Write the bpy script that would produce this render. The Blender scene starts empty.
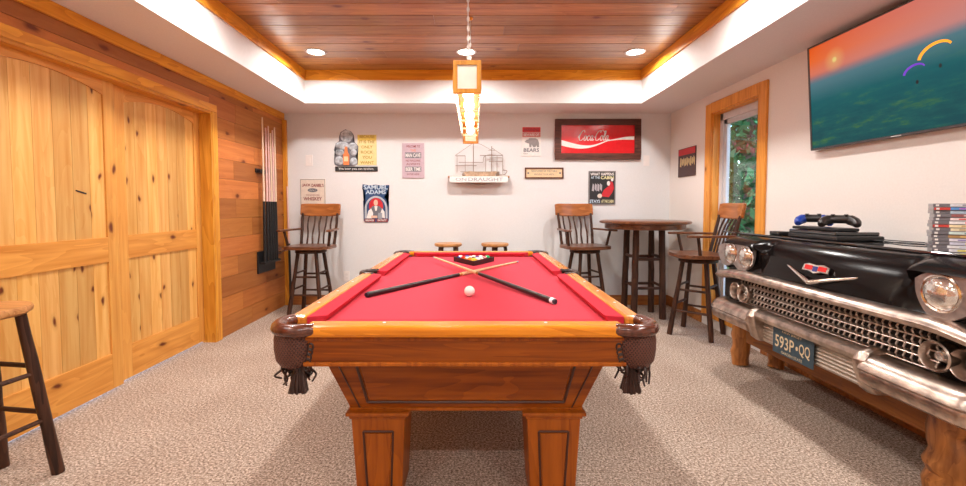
import bpy, bmesh, math, random
from mathutils import Vector, Matrix
R = math.radians
random.seed(7)
C = bpy.context.scene.collection

# ------------------------------------------------------------------ materials
MATS = {}
def newmat(name):
    m = bpy.data.materials.new(name); m.use_nodes = True
    nt = m.node_tree
    return m, nt, nt.nodes['Principled BSDF']
def rgba(c): return (c[0], c[1], c[2], 1.0)
def N(nt, t, **k):
    n = nt.nodes.new(t)
    for a, b in k.items(): setattr(n, a, b)
    return n
def ramp(nt, src, stops):
    r = N(nt, 'ShaderNodeValToRGB'); e = r.color_ramp.elements
    while len(e) < len(stops): e.new(0.5)
    for el, (p, c) in zip(e, stops): el.position = p; el.color = rgba(c)
    nt.links.new(src, r.inputs['Fac']); return r
def mixc(nt, fac, a, b, blend='MIX'):
    m = N(nt, 'ShaderNodeMix', data_type='RGBA', blend_type=blend)
    for s, v in ((m.inputs['Factor'], fac), (m.inputs['A'], a), (m.inputs['B'], b)):
        if hasattr(v, 'is_linked') or hasattr(v, 'links'): nt.links.new(v, s)
        elif isinstance(v, (int, float)): s.default_value = v
        else: s.default_value = rgba(v)
    return m.outputs['Result']
def math_(nt, op, a, b=None):
    m = N(nt, 'ShaderNodeMath', operation=op)
    for i, v in enumerate((a, b)):
        if v is None: continue
        if isinstance(v, (int, float)): m.inputs[i].default_value = v
        else: nt.links.new(v, m.inputs[i])
    return m.outputs[0]
def coords(nt, scale=(1, 1, 1), kind='Object', rot=(0, 0, 0)):
    t = N(nt, 'ShaderNodeTexCoord'); mp = N(nt, 'ShaderNodeMapping')
    mp.inputs['Scale'].default_value = scale; mp.inputs['Rotation'].default_value = rot
    nt.links.new(t.outputs[kind], mp.inputs['Vector']); return mp.outputs['Vector']
def plain(name, c, rough=.5, metal=0, var=.06, scale=30, bump=0.0, spec=.5, coat=0):
    if name in MATS: return MATS[name]
    m, nt, b = newmat(name)
    v = coords(nt)
    n = N(nt, 'ShaderNodeTexNoise'); n.inputs['Scale'].default_value = scale; n.inputs['Detail'].default_value = 3
    nt.links.new(v, n.inputs['Vector'])
    r = ramp(nt, n.outputs['Fac'], [(0.3, [x*(1-var) for x in c]), (0.7, [min(1, x*(1+var)) for x in c])])
    nt.links.new(r.outputs[0], b.inputs['Base Color'])
    b.inputs['Roughness'].default_value = rough; b.inputs['Metallic'].default_value = metal
    b.inputs['Specular IOR Level'].default_value = spec; b.inputs['Coat Weight'].default_value = coat
    if bump:
        bp = N(nt, 'ShaderNodeBump'); bp.inputs['Strength'].default_value = bump; bp.inputs['Distance'].default_value = .01
        nt.links.new(n.outputs['Fac'], bp.inputs['Height']); nt.links.new(bp.outputs[0], b.inputs['Normal'])
    MATS[name] = m; return m
def wood(name, light, dark, axis='x', knots=.0, rough=.4, fine=28, coat=0, island=.0, knotc=(.15, .03, .008), kscale=5.0, mixp=.5, flat=None, lo=.28, hi=.66):
    if name in MATS: return MATS[name]
    m, nt, b = newmat(name)
    s = {'x': (.05, 1, 1), 'y': (1, .05, 1), 'z': (1, 1, .05)}[axis]
    t = N(nt, 'ShaderNodeTexCoord'); g = N(nt, 'ShaderNodeNewGeometry')
    off = N(nt, 'ShaderNodeVectorMath', operation='SCALE'); off.inputs[0].default_value = (37.1, 19.7, 53.3)
    nt.links.new(g.outputs['Random Per Island'], off.inputs['Scale'])
    add = N(nt, 'ShaderNodeVectorMath', operation='ADD')
    nt.links.new(t.outputs['Object'], add.inputs[0]); nt.links.new(off.outputs[0], add.inputs[1])
    src = add.outputs[0] if island else t.outputs['Object']
    def mp(sc):
        q = N(nt, 'ShaderNodeMapping'); q.inputs['Scale'].default_value = sc
        nt.links.new(src, q.inputs['Vector']); return q.outputs[0]
    v = mp(s)
    n1 = N(nt, 'ShaderNodeTexNoise'); n1.inputs['Scale'].default_value = fine; n1.inputs['Detail'].default_value = 5
    nt.links.new(v, n1.inputs['Vector'])
    s2 = tuple(.12 if q == .05 else q for q in s)
    n2 = N(nt, 'ShaderNodeTexNoise'); n2.inputs['Scale'].default_value = 7; n2.inputs['Distortion'].default_value = 1.2
    nt.links.new(mp(s2), n2.inputs['Vector'])
    w = math_(nt, 'FRACT', math_(nt, 'MULTIPLY', n2.outputs['Fac'], 7.0))
    k = math_(nt, 'ADD', math_(nt, 'MULTIPLY', n1.outputs['Fac'], 1-mixp*.5), math_(nt, 'MULTIPLY', w, mixp*.5))
    r = ramp(nt, k, [(lo, dark), (hi, light)])
    col = r.outputs[0]
    if island:
        hs = N(nt, 'ShaderNodeHueSaturation')
        mr = N(nt, 'ShaderNodeMapRange'); mr.inputs['To Min'].default_value = 1-island; mr.inputs['To Max'].default_value = 1+island*.6
        nt.links.new(g.outputs['Random Per Island'], mr.inputs['Value'])
        nt.links.new(mr.outputs[0], hs.inputs['Value'])
        mr2 = N(nt, 'ShaderNodeMapRange'); mr2.inputs['To Min'].default_value = .5-island*.01; mr2.inputs['To Max'].default_value = .5+island*.02
        fr = math_(nt, 'FRACT', math_(nt, 'MULTIPLY', g.outputs['Random Per Island'], 13.7))
        nt.links.new(fr, mr2.inputs['Value']); nt.links.new(mr2.outputs[0], hs.inputs['Hue'])
        nt.links.new(col, hs.inputs['Color']); col = hs.outputs[0]
    if knots:
        s3 = tuple((0 if ax == flat else (.5 if q == .05 else 1)) for q, ax in zip(s, 'xyz'))
        vo = N(nt, 'ShaderNodeTexVoronoi'); vo.inputs['Scale'].default_value = kscale
        kv = mp(s3)
        nd = N(nt, 'ShaderNodeTexNoise'); nd.inputs['Scale'].default_value = 16; nt.links.new(kv, nd.inputs['Vector'])
        ns = N(nt, 'ShaderNodeVectorMath', operation='SCALE'); ns.inputs['Scale'].default_value = .035; nt.links.new(nd.outputs['Color'], ns.inputs[0])
        na = N(nt, 'ShaderNodeVectorMath', operation='ADD'); nt.links.new(kv, na.inputs[0]); nt.links.new(ns.outputs[0], na.inputs[1]); kv = na.outputs[0]
        if flat:
            vo.voronoi_dimensions = '2D'; sx_ = N(nt, 'ShaderNodeSeparateXYZ'); cx_ = N(nt, 'ShaderNodeCombineXYZ'); nt.links.new(kv, sx_.inputs[0])
            for i_, ax in enumerate([q for q in 'xyz' if q != flat]): nt.links.new(sx_.outputs['xyz'.index(ax)], cx_.inputs[i_])
            kv = cx_.outputs[0]
        nt.links.new(kv, vo.inputs['Vector'])
        kr = ramp(nt, vo.outputs['Distance'], [(.06*knots, (1, 1, 1)), (.15*knots, (0, 0, 0))])
        kr2 = ramp(nt, vo.outputs['Distance'], [(.1*knots, (1, 1, 1)), (.32*knots, (0, 0, 0))])
        sc_ = N(nt, 'ShaderNodeSeparateColor'); nt.links.new(vo.outputs['Color'], sc_.inputs[0])
        sel = math_(nt, 'GREATER_THAN', sc_.outputs[0], .38)
        col = mixc(nt, math_(nt, 'MULTIPLY', math_(nt, 'MULTIPLY', kr2.outputs[0], .45), sel), col, [x*.75 for x in dark])
        col = mixc(nt, math_(nt, 'MULTIPLY', kr.outputs[0], sel), col, knotc)
    nt.links.new(col, b.inputs['Base Color'])
    b.inputs['Roughness'].default_value = rough; b.inputs['Coat Weight'].default_value = coat
    b.inputs['Coat Roughness'].default_value = .12; b.inputs['Specular IOR Level'].default_value = .28
    bp = N(nt, 'ShaderNodeBump'); bp.inputs['Strength'].default_value = .12; bp.inputs['Distance'].default_value = .004
    nt.links.new(k, bp.inputs['Height']); nt.links.new(bp.outputs[0], b.inputs['Normal'])
    MATS[name] = m; return m
def emis(name, c, st):
    m, nt, b = newmat(name)
    b.inputs['Base Color'].default_value = rgba(c); b.inputs['Emission Color'].default_value = rgba(c)
    b.inputs['Emission Strength'].default_value = st; MATS[name] = m; return m

M_wall = plain('painted_drywall', (.765, .775, .785), .9, var=.02, scale=90, bump=.03)
M_wallr = plain('painted_drywall_warm', (.82, .775, .735), .9, var=.02, scale=90, bump=.03)
M_soffit = plain('soffit_paint', (.78, .755, .75), .9, var=.03, scale=120, bump=.05)
M_white = plain('tray_white_paint', (.80, .80, .80), .8, var=.015)
M_ceil = wood('ceiling_pine', (.49, .215, .06), (.28, .10, .026), 'x', knots=.4, rough=.36, island=.25, kscale=2.4, coat=.2, mixp=.3, flat='z')
M_trim = wood('honey_pine_trim', (.82, .36, .035), (.58, .19, .012), 'y', knots=.7, rough=.35, island=.1, kscale=3)
M_trimx = wood('honey_pine_trim_x', (.82, .36, .035), (.58, .19, .012), 'x', knots=.7, rough=.35, island=.1, kscale=3)
M_trimz = wood('honey_pine_trim_z', (.82, .38, .05), (.58, .20, .02), 'z', knots=.7, rough=.35, island=.1, kscale=3)
M_plankl = wood('wall_pine_planks', (.60, .22, .06), (.40, .115, .024), 'y', knots=.55, rough=.45, island=.30, kscale=3.6, mixp=.22, flat='x', lo=.2, hi=.8)
M_doorp = wood('door_pine_panel', (.86, .50, .165), (.70, .31, .065), 'z', knots=.5, rough=.4, island=.24, kscale=5.4, mixp=.2, flat='x', lo=.3, hi=.66)
M_doors = wood('door_pine_stile', (.82, .41, .10), (.64, .25, .045), 'z', knots=.55, rough=.4, island=.08, kscale=4, mixp=.2, flat='x')
M_doorr = wood('door_pine_rail', (.82, .38, .085), (.60, .22, .035), 'y', knots=.55, rough=.4, island=.08, kscale=4, flat='x', mixp=.35)
M_base = wood('baseboard_wood', (.50, .19, .05), (.26, .08, .02), 'x', knots=.6, rough=.4)
M_wincas = wood('window_pine', (.86, .38, .07), (.64, .24, .03), 'z', knots=.7, rough=.4, island=.08)
M_cap = wood('table_oak_cap', (.86, .30, .018), (.60, .17, .008), 'x', rough=.25, fine=40, coat=.3)
M_capy = wood('table_oak_cap_y', (.84, .31, .04), (.56, .17, .02), 'y', rough=.2, fine=40, coat=.5)
M_apr = wood('table_oak_body', (.37, .088, .004), (.18, .034, .002), 'x', rough=.38, fine=40, coat=.08, mixp=.35)
M_legw = wood('table_oak_leg', (.43, .11, .006), (.25, .053, .003), 'z', rough=.38, fine=40, coat=.08, mixp=.35)
M_groove = plain('table_groove', (.07, .018, .006), .4)
M_felt = plain('red_felt', (.55, .030, .050), .95, var=.05, scale=300, bump=.1, spec=.2)
M_feltb = plain('red_felt_bed', (.60, .050, .075), .95, var=.04, scale=300, bump=.1, spec=.2)
M_leather = plain('brown_leather', (.10, .024, .010), .22, var=.4, scale=45, bump=.2, coat=.5)
M_dleather = plain('dark_leather', (.035, .014, .01), .35, var=.3, scale=60, bump=.2)
M_black = plain('black_plastic', (.012, .012, .013), .4)
M_blackw = plain('pocket_black', (.012, .009, .009), .6)
M_log = wood('dark_rustic_log', (.085, .033, .017), (.02, .008, .005), 'z', rough=.5, fine=50, knots=.8, kscale=9)
M_logx = wood('dark_rustic_rung', (.085, .033, .017), (.022, .009, .006), 'x', rough=.5, fine=50)
M_seat = wood('rustic_seat_wood', (.22, .085, .04), (.09, .03, .014), 'x', rough=.28, fine=40, coat=.3)
M_crest = wood('rustic_crest_wood', (.48, .17, .045), (.26, .075, .018), 'x', rough=.3, fine=40, knots=.6, coat=.3)
M_stoolseat = wood('light_stool_wood', (.62, .30, .11), (.38, .15, .045), 'x', rough=.35, fine=40)
M_legrough = wood('peeled_log', (.52, .20, .05), (.16, .045, .010), 'z', rough=.35, fine=30, knots=.6, kscale=11, coat=.3, mixp=.25)
M_beam = wood('amber_beam', (.30, .10, .012), (.17, .05, .006), 'y', rough=.4, fine=24)
M_chrome = plain('aged_chrome', (.50, .41, .35), .3, 1, var=.4, scale=18, bump=.05)
M_chromeb = plain('bright_chrome', (.80, .77, .75), .14, 1, var=.08, scale=20)
M_darkm = plain('dark_recess', (.018, .014, .012), .6, .3)
M_carblk = plain('black_car_paint', (.006, .004, .004), .2, var=.3, scale=8, spec=.18)
M_slab = plain('gloss_black_top', (.012, .012, .014), .05, coat=1, var=0)
M_vinyl = plain('grey_vinyl', (.62, .62, .64), .5, var=.03)
M_plate = plain('switch_plate', (.86, .82, .80), .4, var=.01)
M_bglow = emis('bulb_glow', (1, .86, .66), 22)
M_can = emis('downlight_lens', (1, .93, .84), 14)

def carpet():
    m, nt, b = newmat('speckled_carpet')
    v = coords(nt)
    n = N(nt, 'ShaderNodeTexNoise'); n.inputs['Scale'].default_value = 88; n.inputs['Detail'].default_value = 7; n.inputs['Roughness'].default_value = .85
    nt.links.new(v, n.inputs['Vector'])
    r = ramp(nt, n.outputs['Fac'], [(.39, (.09, .055, .038)), (.46, (.28, .205, .155)), (.53, (.54, .43, .35)), (.60, (.90, .77, .66))])
    n2 = N(nt, 'ShaderNodeTexNoise'); n2.inputs['Scale'].default_value = 2.2; nt.links.new(v, n2.inputs['Vector'])
    r2 = ramp(nt, n2.outputs['Fac'], [(.35, (.9, .88, .87)), (.65, (1, 1, 1))])
    nt.links.new(mixc(nt, 1.0, r.outputs[0], r2.outputs[0], 'MULTIPLY'), b.inputs['Base Color'])
    b.inputs['Roughness'].default_value = 1; b.inputs['Specular IOR Level'].default_value = .1
    bp = N(nt, 'ShaderNodeBump'); bp.inputs['Strength'].default_value = .4; bp.inputs['Distance'].default_value = .008
    nt.links.new(n.outputs['Fac'], bp.inputs['Height']); nt.links.new(bp.outputs[0], b.inputs['Normal'])
    return m
M_carpet = carpet()
def glassmat(name, c, rough=0.0, alpha=.12):
    m, nt, b = newmat(name)
    t = N(nt, 'ShaderNodeBsdfTransparent'); t.inputs[0].default_value = rgba(c)
    g = N(nt, 'ShaderNodeBsdfGlossy'); g.inputs['Roughness'].default_value = rough
    mx = N(nt, 'ShaderNodeMixShader'); mx.inputs[0].default_value = alpha
    nt.links.new(t.outputs[0], mx.inputs[1]); nt.links.new(g.outputs[0], mx.inputs[2])
    nt.links.new(mx.outputs[0], nt.nodes['Material Output'].inputs['Surface']); return m
M_glass = glassmat('window_glass', (.93, .96, .97))
def opal():
    m, nt, b = newmat('opal_glass')
    t = N(nt, 'ShaderNodeBsdfTranslucent'); t.inputs[0].default_value = (.95, .88, .74, 1)
    d = N(nt, 'ShaderNodeBsdfDiffuse'); d.inputs[0].default_value = (.85, .82, .68, 1)
    tr = N(nt, 'ShaderNodeBsdfTransparent'); tr.inputs[0].default_value = (1, .95, .88, 1)
    mx = N(nt, 'ShaderNodeMixShader'); mx.inputs[0].default_value = .55
    m2 = N(nt, 'ShaderNodeMixShader'); m2.inputs[0].default_value = .3
    nt.links.new(t.outputs[0], mx.inputs[1]); nt.links.new(d.outputs[0], mx.inputs[2])
    nt.links.new(mx.outputs[0], m2.inputs[1]); nt.links.new(tr.outputs[0], m2.inputs[2])
    nt.links.new(m2.outputs[0], nt.nodes['Material Output'].inputs['Surface']); return m
M_opal = opal()
M_clear = glassmat('clear_shade_glass', (.98, .93, .86), .25, .28)
M_lens = plain('headlamp_lens', (.78, .74, .70), .08, .75, var=.35, scale=26, bump=.3, coat=1)

# ------------------------------------------------------------------ mesh helpers
class Fr:                                   # a frame: a = right, u = up, n = outwards
    def __init__(s, o, a, u):
        s.o = Vector(o); s.a = Vector(a).normalized(); s.u = Vector(u).normalized(); s.n = s.a.cross(s.u)
    def p(s, a, b, d=0): return s.o + s.a*a + s.u*b + s.n*d
def BM(): return bmesh.new()
def hexa(bm, p):
    v = [bm.verts.new(q) for q in p]
    for f in ((0, 3, 2, 1), (4, 5, 6, 7), (0, 1, 5, 4), (1, 2, 6, 5), (2, 3, 7, 6), (3, 0, 4, 7)):
        bm.faces.new([v[i] for i in f])
def box(bm, x0, x1, y0, y1, z0, z1):
    hexa(bm, [(x0, y0, z0), (x1, y0, z0), (x1, y1, z0), (x0, y1, z0), (x0, y0, z1), (x1, y0, z1), (x1, y1, z1), (x0, y1, z1)])
    return bm
def boxF(bm, F, a0, a1, b0, b1, d0, d1):
    hexa(bm, [F.p(a0, b0, d1), F.p(a1, b0, d1), F.p(a1, b0, d0), F.p(a0, b0, d0), F.p(a0, b1, d1), F.p(a1, b1, d1), F.p(a1, b1, d0), F.p(a0, b1, d0)])
    return bm
def poly(bm, F, pts, d0, d1):               # extruded outline
    f = [bm.verts.new(F.p(a, b, d1)) for a, b in pts]; k = [bm.verts.new(F.p(a, b, d0)) for a, b in pts]
    n = len(pts); ff = bm.faces.new(f); kk = bm.faces.new(list(reversed(k)))
    for i in range(n):
        j = (i+1) % n; bm.faces.new([f[j], f[i], k[i], k[j]])
    bmesh.ops.triangulate(bm, faces=[ff, kk]); return bm
def catmull(P, k=6):
    P = [Vector(p) for p in P]; Q = [P[0]*2-P[1]]+P+[P[-1]*2-P[-2]]; out = []
    for i in range(1, len(Q)-2):
        a, b, c, d = Q[i-1:i+3]
        for j in range(k):
            t = j/k; out.append(.5*((2*b)+(c-a)*t+(2*a-5*b+4*c-d)*t*t+(3*b-a-3*c+d)*t**3))
    out.append(P[-1]); return out
def tube(bm, pts, rad, n=10, flat=None, closed=False):
    pts = [Vector(p) for p in pts]; m = len(pts)
    if not hasattr(rad, '__len__'): rad = [rad]*m
    if len(rad) != m: rad = [rad[0]+(rad[-1]-rad[0])*i/(m-1) for i in range(m)] if len(rad) == 2 else rad
    rings = []; up = None
    for i, p in enumerate(pts):
        if closed: t = (pts[(i+1) % m]-pts[i-1]).normalized()
        else: t = (pts[min(i+1, m-1)]-pts[max(i-1, 0)]).normalized()
        if up is None:
            up = Vector((0, 0, 1)) if abs(t.z) < .9 else Vector((1, 0, 0))
        up = (up - t*up.dot(t)).normalized(); s = t.cross(up)
        f = flat or 1
        rings.append([bm.verts.new(p+(s*math.cos(2*math.pi*j/n)+up*math.sin(2*math.pi*j/n)*f)*rad[i]) for j in range(n)])
    for i in range(m if closed else m-1):
        A = rings[i]; B = rings[(i+1) % m]
        for j in range(n): bm.faces.new([A[j], A[(j+1) % n], B[(j+1) % n], B[j]])
    if not closed:
        bm.faces.new(list(reversed(rings[0]))); bm.faces.new(rings[-1])
    return bm
def logtube(bm, a, b, r0, r1, n=10, seg=5, wob=.12):
    a = Vector(a); b = Vector(b); rr = random.Random(int(abs(a.x*971+a.y*131+b.z*77+r0*9999)))
    pts = []; rad = []
    for i in range(seg+1):
        t = i/seg; q = a.lerp(b, t)
        if 0 < i < seg: q += Vector((rr.uniform(-1, 1), rr.uniform(-1, 1), 0))*r0*wob
        pts.append(q); rad.append((r0+(r1-r0)*t)*(1+rr.uniform(-wob, wob)*.7))
    return tube(bm, pts, rad, n)
def lathe(bm, prof, c=(0, 0, 0), n=32, axis='z', cap=True):
    c = Vector(c); rings = []
    for r, h in prof:
        ring = []
        for j in range(n):
            t = 2*math.pi*j/n; q = (r*math.cos(t), r*math.sin(t), h)
            if axis == 'x': q = (h, q[0], q[1])
            if axis == 'y': q = (q[0], h, q[1])
            ring.append(bm.verts.new(c+Vector(q)))
        rings.append(ring)
    for A, B in zip(rings, rings[1:]):
        for j in range(n): bm.faces.new([A[j], A[(j+1) % n], B[(j+1) % n], B[j]])
    if cap:
        if prof[0][0] > 1e-5: bm.faces.new(list(reversed(rings[0])))
        if prof[-1][0] > 1e-5: bm.faces.new(rings[-1])
    return bm
def sphere(bm, c, r, u=20, v=12, sc=(1, 1, 1)):
    bmesh.ops.create_uvsphere(bm, u_segments=u, v_segments=v, radius=r, matrix=Matrix.Translation(c) @ Matrix.Diagonal((*sc, 1))); return bm
def wpos(o):
    v = Vector((0, 0, 0))
    while o is not None: v += Vector(o.location); o = o.parent
    return v
def obj(name, bm, mat, parent=None, smooth=False, bevel=0, loc=None, sub=0):
    me = bpy.data.meshes.new(name)
    off = wpos(parent) if parent else Vector((0, 0, 0))
    if loc is not None: off = Vector(loc)
    bmesh.ops.remove_doubles(bm, verts=bm.verts, dist=1e-6)
    bmesh.ops.recalc_face_normals(bm, faces=bm.faces)
    bmesh.ops.translate(bm, verts=bm.verts, vec=-off)
    bm.to_mesh(me); bm.free()
    o = bpy.data.objects.new(name, me); C.objects.link(o)
    for m in (mat if isinstance(mat, (list, tuple)) else [mat]): me.materials.append(m)
    if parent: o.parent = parent
    elif loc is not None: o.location = loc
    if smooth:
        for p in me.polygons: p.use_smooth = True
        try: me.set_sharp_from_angle(angle=R(42))
        except Exception: pass
    if bevel:
        b = o.modifiers.new('bevel', 'BEVEL'); b.width = bevel; b.segments = 2; b.limit_method = 'ANGLE'
    if sub:
        s = o.modifiers.new('sub', 'SUBSURF'); s.levels = sub; s.render_levels = sub
    return o
def tag(o, label, cat, group=None):
    o['label'] = label; o['category'] = cat
    if group: o['group'] = group
    return o
def thing(name, label, cat, loc=(0, 0, 0), rotz=0, group=None):
    o = bpy.data.objects.new(name, None); C.objects.link(o); o.empty_display_size = .1
    o.location = loc; o.rotation_euler = (0, 0, rotz); return tag(o, label, cat, group)
def struct(name, bm, mat, parent=None, **k):
    o = obj(name, bm, mat, parent, **k)
    if not parent: o['kind'] = 'structure'
    return o
def dup(root, loc, rotz, label, group=None):
    r = root.copy(); C.objects.link(r); r.location = loc; r.rotation_euler = (0, 0, rotz); r['label'] = label
    if group: r['group'] = group
    for ch in list(root.children):
        c = ch.copy(); C.objects.link(c); c.parent = r
        for g in ch.children:
            d = g.copy(); C.objects.link(d); d.parent = c
    return r
def lettering(parent, F, s, ca, cb, w, h, mat, d=.004, shear=0, name='lettering', bold=0):
    cu = bpy.data.curves.new('t', 'FONT'); cu.body = s; cu.shear = shear; cu.extrude = .0; cu.offset = bold; cu.resolution_u = 3
    to = bpy.data.objects.new('t', cu); C.objects.link(to)
    bpy.context.view_layer.update()
    me = bpy.data.meshes.new_from_object(to.evaluated_get(bpy.context.evaluated_depsgraph_get()))
    bpy.data.objects.remove(to); me.name = name
    xs = [v.co.x for v in me.vertices]; ys = [v.co.y for v in me.vertices]
    x0, x1, y0, y1 = min(xs), max(xs), min(ys), max(ys); off = wpos(parent)
    for v in me.vertices:
        v.co = F.p(ca+((v.co.x-x0)/(x1-x0)-.5)*w, cb+((v.co.y-y0)/(y1-y0)-.5)*h, d)-off
    me.materials.clear(); me.materials.append(mat)
    o = bpy.data.objects.new(name, me); C.objects.link(o); o.parent = parent; return o

# ------------------------------------------------------------------ camera
cam = bpy.data.objects.new('camera', bpy.data.cameras.new('camera')); C.objects.link(cam)
cam.location = (0, 0, 1.24); cam.rotation_euler = (R(87.5), 0, 0)
cam.data.sensor_width = 36; cam.data.lens = 16; cam.data.shift_x = 8/966; cam.data.shift_y = -18.3/966
cam.data.clip_start = .02
bpy.context.scene.camera = cam

# ------------------------------------------------------------------ the room
XL, XR, YB, YF, ZS = -2.37, 2.42, 5.35, -1.6, 2.38
TX0, TX1, TY0, TY1, ZT = -1.89, 1.85, -1.0, 4.82, 2.74
struct('floor', box(BM(), XL-.15, XR+.1, YF-.1, YB+.1, -.05, 0), M_carpet)
struct('wall_back', box(BM(), XL-.15, XR+.1, YB, YB+.1, 0, 2.85), M_wall)
struct('wall_front', box(BM(), XL-.15, XR+.1, YF-.1, YF, 0, 2.85), M_wallr)
WY0, WY1, WZ0, WZ1 = 3.68, 4.41, .22, 2.18
bm = BM(); box(bm, XR, XR+.14, YF, WY0, 0, 2.85); box(bm, XR, XR+.14, WY1, YB, 0, 2.85)
box(bm, XR, XR+.14, WY0, WY1, 0, WZ0); box(bm, XR, XR+.14, WY0, WY1, WZ1, 2.85)
struct('wall_right', bm, M_wallr)
# left wall: pine planks, an opening for the pair of doors
bm = BM()
z = 0
while z < 2.3:
    z1 = min(z+.187, 2.30); s = random.uniform(4.2, 5.2)
    box(bm, XL-.02, XL, 3.87, s, z+.0015, z1-.0015); box(bm, XL-.02, XL, s+.002, YB, z+.0015, z1-.0015)
    z = z1
for z0, z1 in ((2.115, 2.21), (2.21, 2.30)): box(bm, XL-.02, XL, YF, 3.87, z0+.0015, z1-.0015)
for i in range(12): box(bm, XL-.02, XL, YF, .9, i*.176+.0015, i*.176+.1745)
box(bm, XL-.12, XL-.021, 3.87, YB, 0, 2.85); box(bm, XL-.12, XL-.021, YF, 3.87, 2.09, 2.85); box(bm, XL-.12, XL-.021, YF, .9, 0, 2.1)
struct('wall_left', bm, M_plankl)
struct('trim_1', box(BM(), XL, XL+.02, YF, YB, 2.295, 2.379), M_trim, bevel=.003)                # crown board on the plank wall
bm = BM(); box(bm, XL, XL+.022, .85, 3.95, 2.082, 2.15); struct('trim_2', bm, M_trim, bevel=.004)   # door head casing
struct('trim_3', box(BM(), XL, XL+.022, 3.875, 3.95, 0, 2.081), M_trimz, bevel=.004)              # door side casing
bm = BM(); box(bm, XL-.10, XL+.018, .9, 3.872, 2.06, 2.08); struct('trim_4', bm, M_trim)            # head jamb
struct('trim_5', box(BM(), XL-.10, XL+.018, 3.855, 3.874, 0, 2.06), M_trimz)                     # side jamb
struct('trim_6', box(BM(), XL, XL+.05, YB-.035, YB, 0, 2.295), M_trimz, bevel=.004)               # corner post
# ceiling: soffit and white tray sides, planks above
bm = BM()
box(bm, XL-.12, TX0-.001, YF, YB, ZS, ZS+.02); box(bm, TX1+.001, XR+.1, YF, YB, ZS, ZS+.02)
box(bm, TX0-.001, TX1+.001, TY1+.001, YB, ZS, ZS+.02); box(bm, TX0-.001, TX1+.001, YF, TY0-.001, ZS, ZS+.02)
ce = struct('ceiling', bm, M_soffit)
bm = BM()
box(bm, TX0-.03, TX0, TY0, TY1, ZS+.0005, ZT); box(bm, TX1, TX1+.03, TY0, TY1, ZS+.0005, ZT)
box(bm, TX0-.03, TX1+.03, TY1, TY1+.03, ZS+.0005, ZT); box(bm, TX0-.03, TX1+.03, TY0-.03, TY0, ZS+.0005, ZT)
obj('tray_side', bm, M_white, ce)
bm = BM(); y = TY1
while y > TY0:
    y0 = max(y-.196, TY0); s = random.uniform(-1.6, 1.6)
    box(bm, TX0, s, y0+.0045, y-.0045, ZT, ZT+.0105); box(bm, s+.003, TX1, y0+.0045, y-.0045, ZT, ZT+.0105); y = y0
obj('plank_ceiling', bm, M_ceil, ce)
obj('ceiling_backing', box(BM(), TX0-.03, TX1+.03, TY0-.03, TY1+.03, ZT+.012, ZT+.03), M_groove, ce)
bm = BM(); box(bm, TX0, TX0+.018, TY0, TY1, 2.63, ZT); struct('trim_7', bm, M_trim, bevel=.003)
bm = BM(); box(bm, TX1-.018, TX1, TY0, TY1, 2.63, ZT); struct('trim_8', bm, M_trim, bevel=.003)
bm = BM(); box(bm, TX0+.018, TX1-.018, TY1-.018, TY1, 2.63, ZT); struct('trim_9', bm, M_trimx, bevel=.003)
struct('baseboard_back', box(BM(), XL+.05, XR, YB-.018, YB, 0, .125), M_base, bevel=.004)
bm = BM(); box(bm, XR-.018, XR, YF, 3.57, 0, .125); box(bm, XR-.018, XR, 4.53, YB-.018, 0, .125)
struct('baseboard_right', bm, M_base, bevel=.004)

# doors: arched top plank panel over a lower plank panel
FL = Fr((XL-.05, 0, 0), (0, 1, 0), (0, 0, 1))           # a = y, n = +x
def door(name, y0, y1, xf, st=.14, stl=None, thick=.035):
    F = Fr((xf, 0, 0), (0, 1, 0), (0, 0, 1)); stl = stl or st
    bm = BM(); a, b = y0+stl, y1-st
    n = max(4, int((b-a)/.105)); w = (b-a+.02)/n
    for i in range(n):
        boxF(bm, F, a-.01+i*w+.001, a-.01+(i+1)*w-.001, .02, 2.05, -thick+.008, -.012)
    d = struct(name, bm, M_doorp)
    bm = BM(); boxF(bm, F, y0, a, .02, 2.06, -thick, 0); boxF(bm, F, b, y1, .02, 2.06, -thick, 0)
    obj('stile', bm, M_doors, d, bevel=.003)
    bm = BM(); boxF(bm, F, a, b, .02, .254, -thick, -.001); boxF(bm, F, a, b, .87, 1.035, -thick, -.001)
    m = (a+b)/2; hw = (b-a)/2
    arc = [(b, 2.06), (a, 2.06)]+[(a+(b-a)*i/16, 1.962+.06*(1-((a+(b-a)*i/16-m)/hw)**2)) for i in range(17)]
    for p, q in zip(arc[2:], arc[3:]):
        hexa(bm, [F.p(p[0], p[1], -.001), F.p(q[0], q[1], -.001), F.p(q[0], q[1], -thick), F.p(p[0], p[1], -thick), F.p(p[0], 2.06, -.001), F.p(q[0], 2.06, -.001), F.p(q[0], 2.06, -thick), F.p(p[0], 2.06, -thick)])
    obj('rail', bm, M_doorr, d); return d
d1 = door('door_1', 1.9, 2.905, XL-.045, .085, .14)
obj('finger_pull', boxF(BM(), Fr((XL-.055, 2.65, 1.325), (0, 1, -.25), (0, .25, 1)), -.035, .035, -.004, .004, -.002, .002), M_black, d1)
door('door_2', 2.88, 3.853, XL-.085, .075, .155)
door('door_3', .92, 1.93, XL-.085, .10, .14)

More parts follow.
